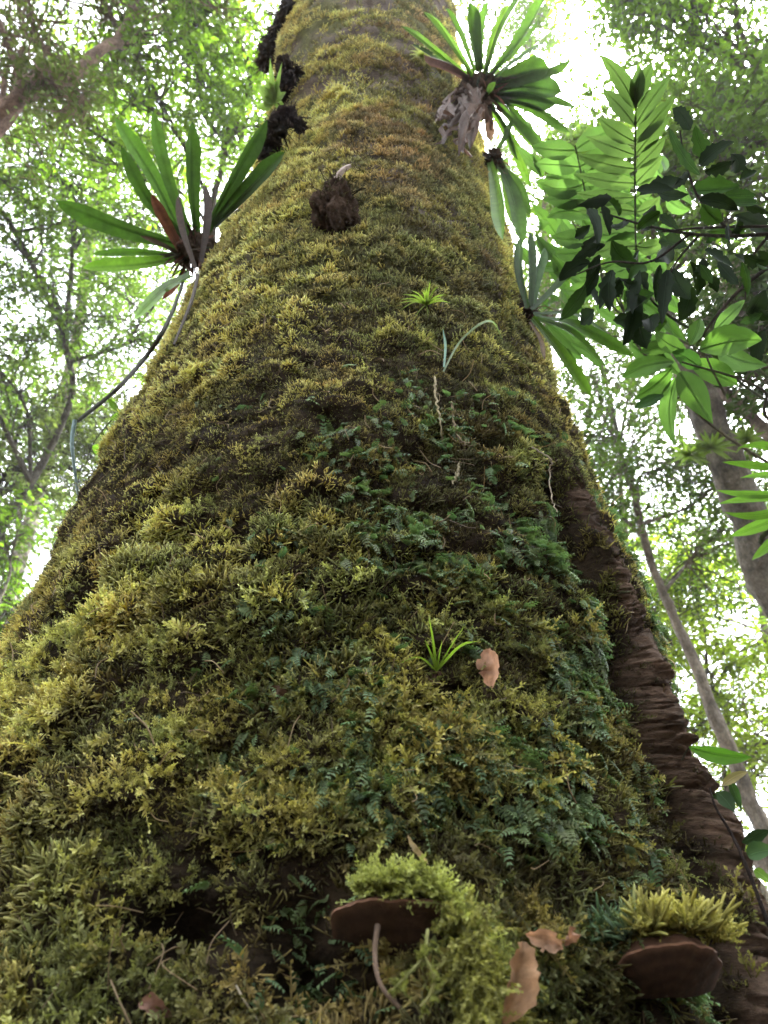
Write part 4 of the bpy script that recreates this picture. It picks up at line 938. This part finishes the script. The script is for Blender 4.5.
tree('feathery fresh green tree at the top right', [foot(7.5, 5.5), A(1000, 420, 9.5), A(860, 200, 9.5), A(760, 90, 9.8)], .14, .04,
     [(A(730, 40, 10), 1.1), (A(670, 20, 10.2), .8), (A(760, 100, 9.8), .9), (A(690, 90, 10.3), .8), (A(820, 20, 9.6), 1.3), (A(740, -50, 10), 1.3), (A(780, 160, 9.6), 1.0), (A(630, -15, 10.5), .5), (A(655, 35, 10.2), .6), (A(600, -40, 10.5), .7)], .085, FRESH, 30, (.07, .06, .045), 24)
tree('dark leaved tree whose boughs cross the right edge', [foot(6.6, 3.2), A(960, 520, 6.8), A(850, 460, 6.8), A(768, 430, 6.9), A(722, 385, 7.0), A(700, 350, 7.2)], .10, .04,
     [(A(730, 330, 7.2), .7), (A(790, 390, 7), .9), (A(760, 290, 7.3), .8), (A(820, 300, 7.2), 1.1)], .09, DARK, 44, (.14, .11, .09), 25)
tree('mid green tree standing between the two leaning trunks', [foot(4.0, 9.5), A(640, 700, 11.5), A(625, 560, 11.5), A(615, 430, 12)], .09, .03,
     [(A(600, 400, 12), 1.2), (A(640, 360, 12.3), 1.2), (A(590, 470, 11.8), .9), (A(680, 400, 12), 1.1), (A(740, 560, 11.5), 1.2), (A(620, 560, 11.5), .9), (A(650, 660, 11.5), 1.0), (A(575, 330, 12.5), 1.0)], .09, MID, 46, (.12, .1, .08), 26)
tree('far tall tree whose crown shows above the right bromeliads', [foot(3.2, 10), A(560, 480, 13), A(545, 250, 14), A(550, 150, 15)], .12, .04,
     [(A(560, 210, 15), 1.4), (A(525, 160, 15), 1.1), (A(590, 280, 14.5), 1.4), (A(545, 300, 14), 1.3), (A(600, 195, 13), .9), (A(570, 150, 13.5), .5), (A(490, 20, 16), 1.2), (A(530, 30, 16.5), .9), (A(610, 150, 15), .7)], .10, FRESH, 44, (.14, .11, .09), 27)
# farther fillers behind
tree('far pale crowned tree high on the left', [foot(-6, 11), A(60, 420, 15), A(100, 200, 15.5), A(130, 100, 16)], .14, .05,
     [(A(110, 80, 16), 1.6), (A(40, 160, 15.5), 1.6), (A(180, 160, 15.5), 1.4), (A(230, 40, 16.5), 1.5), (A(20, 60, 16), 1.6), (A(100, 260, 15), 1.4), (A(150, 300, 15), 1.0)], .11, FRESH, 24, (.14, .12, .1), 31)
tree('far tree with a dim crown in the lower left gap', [foot(-7.5, 12), A(0, 640, 15), A(20, 500, 15)], .12, .05,
     [(A(20, 470, 15), 1.5), (A(-30, 560, 14.5), 1.5), (A(90, 430, 15.5), 1.2), (A(0, 400, 15.5), 1.4), (A(60, 520, 15), .8)], .11, FRESH, 36, (.13, .11, .1), 32)
tree('far tree behind the stout leaning trunk', [foot(8.5, 11), A(790, 700, 15), A(760, 560, 15)], .13, .05,
     [(A(750, 500, 15), 1.5), (A(700, 560, 15.5), 1.3), (A(780, 620, 14.8), 1.5), (A(650, 620, 15.5), 1.1), (A(760, 720, 14.5), 1.3), (A(700, 780, 14.5), 1.1), (A(760, 850, 14), 1.1), (A(640, 520, 16), 1.1)], .11, FRESH, 24, (.13, .11, .1), 33)
tree('far tree beyond the dark boughs at the upper right', [foot(9.5, 9), A(860, 520, 14), A(780, 300, 14.5)], .13, .05,
     [(A(760, 240, 14.5), 1.6), (A(690, 300, 15), 1.5), (A(740, 150, 15), 1.4), (A(640, 280, 15.5), 1.3), (A(780, 350, 14), 1.4), (A(680, 210, 15), 1.2), (A(700, 40, 15.5), 1.3)], .11, FRESH, 24, (.13, .11, .1), 34)
# trees round and behind the viewer; the dense right one is added for shade
k_ = 0
for (x, y, h, rad, lab) in [(-6.5, -2.5, 6.5, 1.5, 'slim forest tree standing behind and to the left of the viewpoint'), (3.4, -1.6, 5.5, 1.7, 'dense unseen tree added behind and to the right of the viewpoint to shade the trunk'), (.5, -6.5, 9, 1.9, 'taller forest tree well behind the viewpoint'),
                            (-8.5, 2.2, 9, 1.9, 'forest tree far out on the left beyond the frame'), (9.2, 1.0, 9, 1.9, 'forest tree far out on the right beyond the frame')]:
    k_ += 1; rr_ = np.random.default_rng(60 + k_)
    tree(lab, [foot(x, y), (x + .2, y, h * .5), (x - .1, y + .2, h)], .14, .05, [((x + rr_.uniform(-1.6, 1.6), y + rr_.uniform(-1.6, 1.6), h * rr_.uniform(.7, 1.1)), rad * rr_.uniform(.7, 1)) for _ in range(7 if x == 3.4 else 3)], .11, MID, 34 if x == 3.4 else 24, (.14, .11, .09), 60 + k_)

def shade_bush(label, x, y, h, rad, seed, col=DARK):  # unseen shrubs added to block low light on the lower trunk
    rr_ = np.random.default_rng(seed); t = thing('shade_shrub', label, 'shrub', (x, y, 0), 'added shrubs blocking low light around the viewpoint')
    path = spline([(x, y, -.05), (x + .05, y, h * .5), (x, y + .05, h)], 40)
    br, lf = crown([((x + rr_.uniform(-.8, .8), y + rr_.uniform(-.8, .8), h * rr_.uniform(.35, 1.1)), rad * rr_.uniform(.7, 1)) for _ in range(6)], path, rr_, .13, col, 40, (.05, .04, .03))
    add_tube(br, path, np.linspace(.03, .015, 40), 6, (.06, .05, .04)); br.obj('stems', M_tbark, t); lf.obj('leaves', M_far, t, smooth=False)
for i_, (x, y, h, rad, lab) in enumerate([(-2.6, -1.6, 1.9, 1.1, 'shade-casting shrub added behind the viewpoint on the left'), (.4, -2.6, 2.7, 1.4, 'shade-casting shrub added straight behind the viewpoint'), (2.4, -1.3, 2.7, 1.3, 'shade-casting shrub added behind the viewpoint on the right'),
        (-3.8, .8, 1.6, 1.0, 'shade-casting shrub added low beside the trunk outside the frame on the left'), (3.3, .2, 2.2, 1.2, 'shade-casting shrub added low beside the trunk outside the frame on the right')]):
    shade_bush(lab, x, y, h, rad, 900 + i_)
# ------------------------------------------------------------------ plants close by on the right
def compound(s, st, base, tip, leaflets, col):
    """stem mesh st gets the rachis; leaflets = [(px,py of tip),(px,py of base), width px, dist offset]"""
    pass
def sapling(label, stem_pts, leaves, name='sapling', cat='sapling', matl=M_leaf, stem_r=(.012, .003), stem_col=(.08, .07, .04), twigs=(), prof=LEAFW, sag=.03, fold=.18, group=None, dj=.06, nj=.25, rag=.035):
    pts = [np.asarray(p, float) for p in stem_pts]; t = thing(name, label, cat, pts[0], group)
    s = Soup(); C_ = spline(pts, 40); add_tube(s, C_, np.linspace(stem_r[0], stem_r[1], 40), 7, stem_col, .1)
    for tw, tr in twigs: add_tube(s, spline(tw, 14), np.linspace(tr, tr * .4, 14), 5, stem_col, .1)
    s.obj('stem', M_tbark, t)
    s = Soup(); rr_ = np.random.default_rng(len(leaves) * 7 + int(abs(pts[0][0]) * 100))
    for (bx, by, tx, ty, w_, d, col) in leaves:
        b = at(bx, by, d); tp = at(tx, ty, d + rr_.normal(0, dj) * .7)
        c = np.asarray(col) * rr_.uniform(.8, 1.2)
        blade(s, b, tp, w_ / F_PX * ((b - CAM) @ Fv), norm(-ray((bx + tx) / 2, (by + ty) / 2) + rr_.normal(0, nj, 3)), sag * rr_.uniform(-.5, 1.5), fold * rr_.uniform(.3, 2.2 if nj > .2 else 1), c, 17, np.sin(math.pi * np.linspace(.02, .995, 25) ** rr_.uniform(.75, 1.0)) ** rr_.uniform(.75, 1.05), bow=rr_.normal(0, .06), wav=rr_.normal(0, rag, 17))
    s.obj('leaves', matl, t); return t
YG = (.045, .085, .022); TG = (.05, .09, .03)
# pinnate leaf against the light
dP = 1.75; PT = (.05, .078, .03)
lv = []
rachx = lambda y: 636 + 1 * math.sin(y / 30)
pr_ = [(108, 600, 55, 652, 62, 17), (128, 603, 94, 672, 78, 17), (146, 597, 124, 676, 101, 18), (160, 580, 142, 668, 124, 17), (176, 574, 164, 664, 146, 17), (192, 576, 186, 662, 168, 16), (208, 576, 206, 660, 190, 16), (226, 580, 232, 662, 214, 16), (246, 584, 258, 664, 240, 16)]
pa_ = np.array(pr_, float)
for q_ in np.linspace(0, 8, 10):
    y, lx, ly, rx, ry, w_ = [float(np.interp(q_, np.arange(9), pa_[:, k])) for k in range(6)]; w_ *= .85
    lv.append((rachx(y), y, lx, ly, w_ * 1.12, dP, PT)); lv.append((rachx(y), y, rx, ry, w_ * 1.12, dP, PT))
lv.append((rachx(100), 104, 640, 66, 15, dP, PT))
sapling('large feather-shaped compound leaf glowing against the sky at the upper right', [(2.1, 1.3, 0), (2.0, 1.3, 1.0), at(860, 470, 2.0), at(760, 370, 1.9), at(668, 315, 1.8), at(640, 275, dP), at(635, 200, dP), at(636, 100, dP)], lv, 'sapling', 'sapling', stem_r=(.005, .0014), stem_col=(.07, .08, .04), nj=.06, dj=.02)
# dark broad leaves
rr_ = np.random.default_rng(404)
dk = [(690, 130, 668, 105), (712, 160, 690, 118), (700, 175, 668, 122), (640, 195, 690, 180), (636, 190, 688, 190), (700, 165, 740, 140), (705, 172, 745, 160), (690, 190, 740, 185), (700, 200, 738, 215), (740, 180, 768, 168), (745, 200, 775, 215), (735, 215, 770, 240),
      (655, 205, 640, 240), (650, 215, 668, 250), (660, 215, 690, 235), (585, 205, 598, 250), (600, 235, 575, 260), (605, 245, 562, 262), (612, 240, 640, 275), (600, 255, 588, 300), (590, 262, 556, 285), (600, 265, 556, 308), (612, 270, 600, 320), (625, 265, 650, 300), (640, 270, 630, 315), (655, 262, 680, 262),
      (660, 265, 655, 320), (672, 268, 690, 310), (668, 270, 660, 340), (690, 262, 700, 300), (705, 250, 735, 268), (718, 262, 740, 300), (735, 255, 768, 275), (742, 262, 752, 310), (590, 225, 566, 238), (620, 215, 605, 190), (745, 230, 700, 232), (765, 290, 742, 330), (765, 330, 756, 380), (752, 300, 775, 330), (585, 285, 560, 325), (635, 300, 618, 345), (650, 318, 640, 350), (690, 285, 678, 325), (610, 225, 640, 222), (725, 195, 760, 195)]
for _ in range(34):
    x = rr_.uniform(580, 775); y = rr_.uniform(185, 330) if x < 680 else rr_.uniform(150, 330); a_ = rr_.uniform(0, 6.28); l_ = rr_.uniform(22, 42); dk.append((x, y, x + l_ * math.cos(a_), y + l_ * abs(math.sin(a_)) * .8 + 4))
lv = [(a, b, a + (c_ - a) * rr_.uniform(.6, 1.05), b + (d - b) * rr_.uniform(.6, 1.05), rr_.uniform(9, 19), rr_.uniform(1.42, 1.62), (.008, .014, .007) if rr_.uniform() < .8 else (.022, .045, .014)) for a, b, c_, d in dk]
dB = 1.5
tw = [([at(790, 232, dB), at(740, 236, dB), at(690, 234, dB), at(640, 224, dB), at(600, 212, dB)], .004), ([at(790, 226, dB), at(700, 228, dB), at(660, 232, dB)], .003),
      ([at(775, 262, dB), at(740, 290, dB), at(715, 318, dB), at(700, 340, dB)], .004), ([at(735, 236, dB), at(700, 200, dB), at(685, 160, dB), at(680, 130, dB)], .003), ([at(690, 234, dB), at(650, 262, dB), at(610, 262, dB), at(575, 275, dB)], .003),
      ([at(700, 234, dB), at(672, 270, dB), at(660, 320, dB)], .0025), ([at(770, 234, dB), at(750, 262, dB), at(745, 300, dB)], .003)]
sapling('bough of broad dark leathery leaves silhouetted at the right', [(2.3, .7, 0), (2.1, .75, 1.0), at(900, 300, dB + .3), at(830, 245, dB + .05), at(770, 232, dB)], lv, 'shrub', 'shrub', M_dleaf, (.022, .007), (.04, .03, .025), tw, sag=.05, nj=.5, rag=.13)
# soft green leaves under the dark bough
lv = [(674, 362, 622, 378, 20, 1.35, YG), (672, 368, 632, 400, 20, 1.4, YG), (680, 372, 713, 424, 26, 1.3, YG), (676, 378, 676, 446, 18, 1.4, TG), (700, 350, 762, 340, 30, 1.35, YG), (690, 362, 738, 385, 24, 1.45, YG), (684, 350, 655, 330, 18, 1.4, YG), (690, 345, 700, 318, 16, 1.4, TG),
      (700, 368, 672, 352, 18, 1.42, (.03, .07, .02)), (664, 395, 634, 408, 12, 1.38, (.02, .045, .015)), (720, 350, 768, 365, 22, 1.5, TG), (680, 340, 640, 352, 16, 1.5, G2), (715, 330, 745, 300, 18, 1.5, TG)]
sapling('young plant with soft pointed green leaves below the dark bough', [(1.75, .5, 0), (1.68, .55, .8), at(850, 450, 1.5), at(760, 388, 1.42), at(682, 362, 1.38)], lv, 'sapling', 'sapling', M_leaf, (.005, .0015), (.07, .06, .04), [([at(700, 380, 1.4), at(674, 400, 1.4), at(678, 380, 1.4)], .002), ([at(725, 395, 1.4), at(705, 350, 1.42), at(718, 330, 1.5)], .002)])
# a second, more distant feather leaf
lv = []
for i_ in range(9):
    y = 150 + i_ * 17; x = 575 + i_ * 4
    lv.append((x, y, x - 44, y - 4 + i_, 19, 2.25, TG)); lv.append((x, y, x + 46, y - 22 + i_, 19, 2.25, TG))
sapling('second paler feather-shaped compound leaf between the trunk and the glowing one', [(2.6, 1.6, 0), (2.5, 1.6, 1.3), at(820, 430, 2.5), at(700, 350, 2.35), at(616, 310, 2.25), at(596, 240, 2.25), at(575, 145, 2.25)], lv, stem_r=(.006, .0016), stem_col=(.07, .08, .04), nj=.1, dj=.03)
# thin light leaves behind the bromeliad, toothed foliage
lv = []
for k in range(115):
    x = rr_.uniform(535, 668); y = rr_.uniform(165, 350)
    if x < 520 + .12 * (y - 160): continue
    a = rr_.uniform(-2.6, .6); l = rr_.uniform(22, 40); lv.append((x, y, x + l * math.cos(a), y - l * math.sin(a) * -1 if False else y + l * math.sin(a + 1.2), rr_.uniform(9, 15), rr_.uniform(2.5, 2.9), TG if rr_.uniform() < .7 else YG))
tw = [([at(640, 340, 2.6), at(600, 270, 2.65), at(560, 200, 2.7)], .004), ([at(620, 300, 2.6), at(640, 240, 2.65), at(650, 180, 2.7)], .003), ([at(600, 270, 2.65), at(555, 255, 2.7), at(535, 240, 2.7)], .003), ([at(640, 340, 2.6), at(590, 330, 2.65), at(560, 300, 2.7)], .003)]
sapling('leafy pale green sapling behind the dark bough beside the trunk', [(2.9, 1.6, 0), (2.7, 1.7, 1.2), at(800, 480, 2.7), at(650, 360, 2.6), at(620, 300, 2.6)], lv, 'sapling', 'sapling', M_leaf, (.008, .003), (.08, .07, .045), tw)
# narrow palm leaflets at the right edge
NP = (.06, .11, .02)
lv = [(790, 470, 722, 462, 9, 1.7, NP), (790, 492, 716, 490, 8, 1.7, NP), (790, 500, 718, 504, 8, 1.7, NP), (790, 506, 724, 512, 9, 1.7, NP), (790, 512, 730, 536, 13, 1.68, NP), (792, 530, 752, 560, 12, 1.7, NP), (790, 480, 740, 478, 9, 1.72, NP), (792, 460, 738, 448, 9, 1.7, NP)]
sapling('palm frond with narrow leaflets poking in at the right edge', [(2.2, .3, 0), (2.0, .5, .9), at(830, 560, 1.75), at(795, 505, 1.7), at(790, 455, 1.7)], lv, 'palm', 'palm', M_leaf, (.010, .003), (.08, .10, .04), sag=.02)
# one bright leaf and a climbing sprig low on the right
P, N, U_, X_, _ = on_trunk(690, 770)
sapling('single bright lance-shaped leaf standing off the bare bark rib', [at(682, 760, 1.12), at(686, 752, 1.11), at(690, 747, 1.1)], [(689, 747, 752, 757, 17, 1.1, (.06, .13, .02))], 'seedling', 'seedling', M_leaf, (.0015, .001), sag=.04, dj=.02)
lv = [(716, 792, 734, 812, 16, 1.15, (.035, .06, .03)), (722, 786, 748, 772, 9, 1.15, (.30, .24, .14)), (730, 780, 742, 812, 9, 1.16, (.05, .10, .04)), (742, 842, 770, 830, 15, 1.15, (.03, .055, .028)), (748, 856, 775, 850, 18, 1.15, (.05, .09, .04)), (754, 870, 772, 885, 10, 1.15, (.12, .20, .04)), (712, 795, 722, 800, 5, 1.15, (.03, .05, .02))]
sapling('thin climbing vine with small glossy leaves beside the rib at lower right', [at(800, 1000, 1.1), at(765, 915, 1.12), at(748, 870, 1.13), at(732, 835, 1.14), at(716, 808, 1.14), at(710, 788, 1.15)], lv, 'vine', 'vine', M_dleaf, (.003, .0012), (.05, .035, .03), sag=.06, dj=.02)
# leaves of a thin vine by the hanging root, left
lv = [(110, 420, 130, 416, 9, 2.5, FRESH), (92, 446, 106, 454, 11, 2.5, FRESH), (118, 410, 108, 398, 7, 2.5, MID)]
sapling('fine vine with a few round green leaves near the left hanging root', [at(140, 400, 2.45), at(125, 410, 2.5), at(108, 424, 2.5), at(92, 446, 2.5), at(84, 470, 2.5)], lv, 'vine', 'vine', M_leaf, (.003, .0012), (.05, .05, .03), dj=.02)
# ferns on the stout leaning trunk
s = None
for (x, y, lab, sc_) in [(712, 448, 'yellow-green fern tuft on the stout leaning trunk', 1.0), (748, 440, 'pale spiky tuft near the top right of the leaning trunk', .8), (690, 455, 'drooping fern tuft on the left side of the leaning trunk', .8)]:
    rosette(lab, (x, y), 6.1, [(x + sc_ * 26 * math.cos(a) * rr_.uniform(.7, 1.2), y - sc_ * 20 * math.sin(a) * rr_.uniform(.7, 1.2), 4, rr_.uniform(-.2, .1), .05, (.07, .10, .025)) for a in np.linspace(-.9, 4, 15)], 'fern', 'fern', M_leaf, 'fronds', STR, 'fern tufts on the leaning trunk')

# ------------------------------------------------------------------ haze volume added to pale the background and glow near the sun
hz_min = (-18, -12, -1.4); hz_max = (22, 26, 24)
c8 = np.array([[x, y, z] for x in (hz_min[0], hz_max[0]) for y in (hz_min[1], hz_max[1]) for z in (hz_min[2], hz_max[2])], float)
mh = bpy.data.materials.new('haze'); mh.use_nodes = True; hn = mh.node_tree; hn.nodes.remove(hn.nodes['Principled BSDF'])
pv = hn.nodes.new('ShaderNodeVolumePrincipled'); pv.inputs['Color'].default_value = (.93, .96, 1, 1); pv.inputs['Density'].default_value = .0008; pv.inputs['Anisotropy'].default_value = .55
hn.links.new(pv.outputs[0], hn.nodes['Material Output'].inputs['Volume'])
put(new_mesh('haze', c8, [np.array([[0, 1, 3, 2], [4, 6, 7, 5], [0, 4, 5, 1], [2, 3, 7, 6], [0, 2, 6, 4], [1, 5, 7, 3]])], mh, smooth=False), 'haze', kind='stuff')
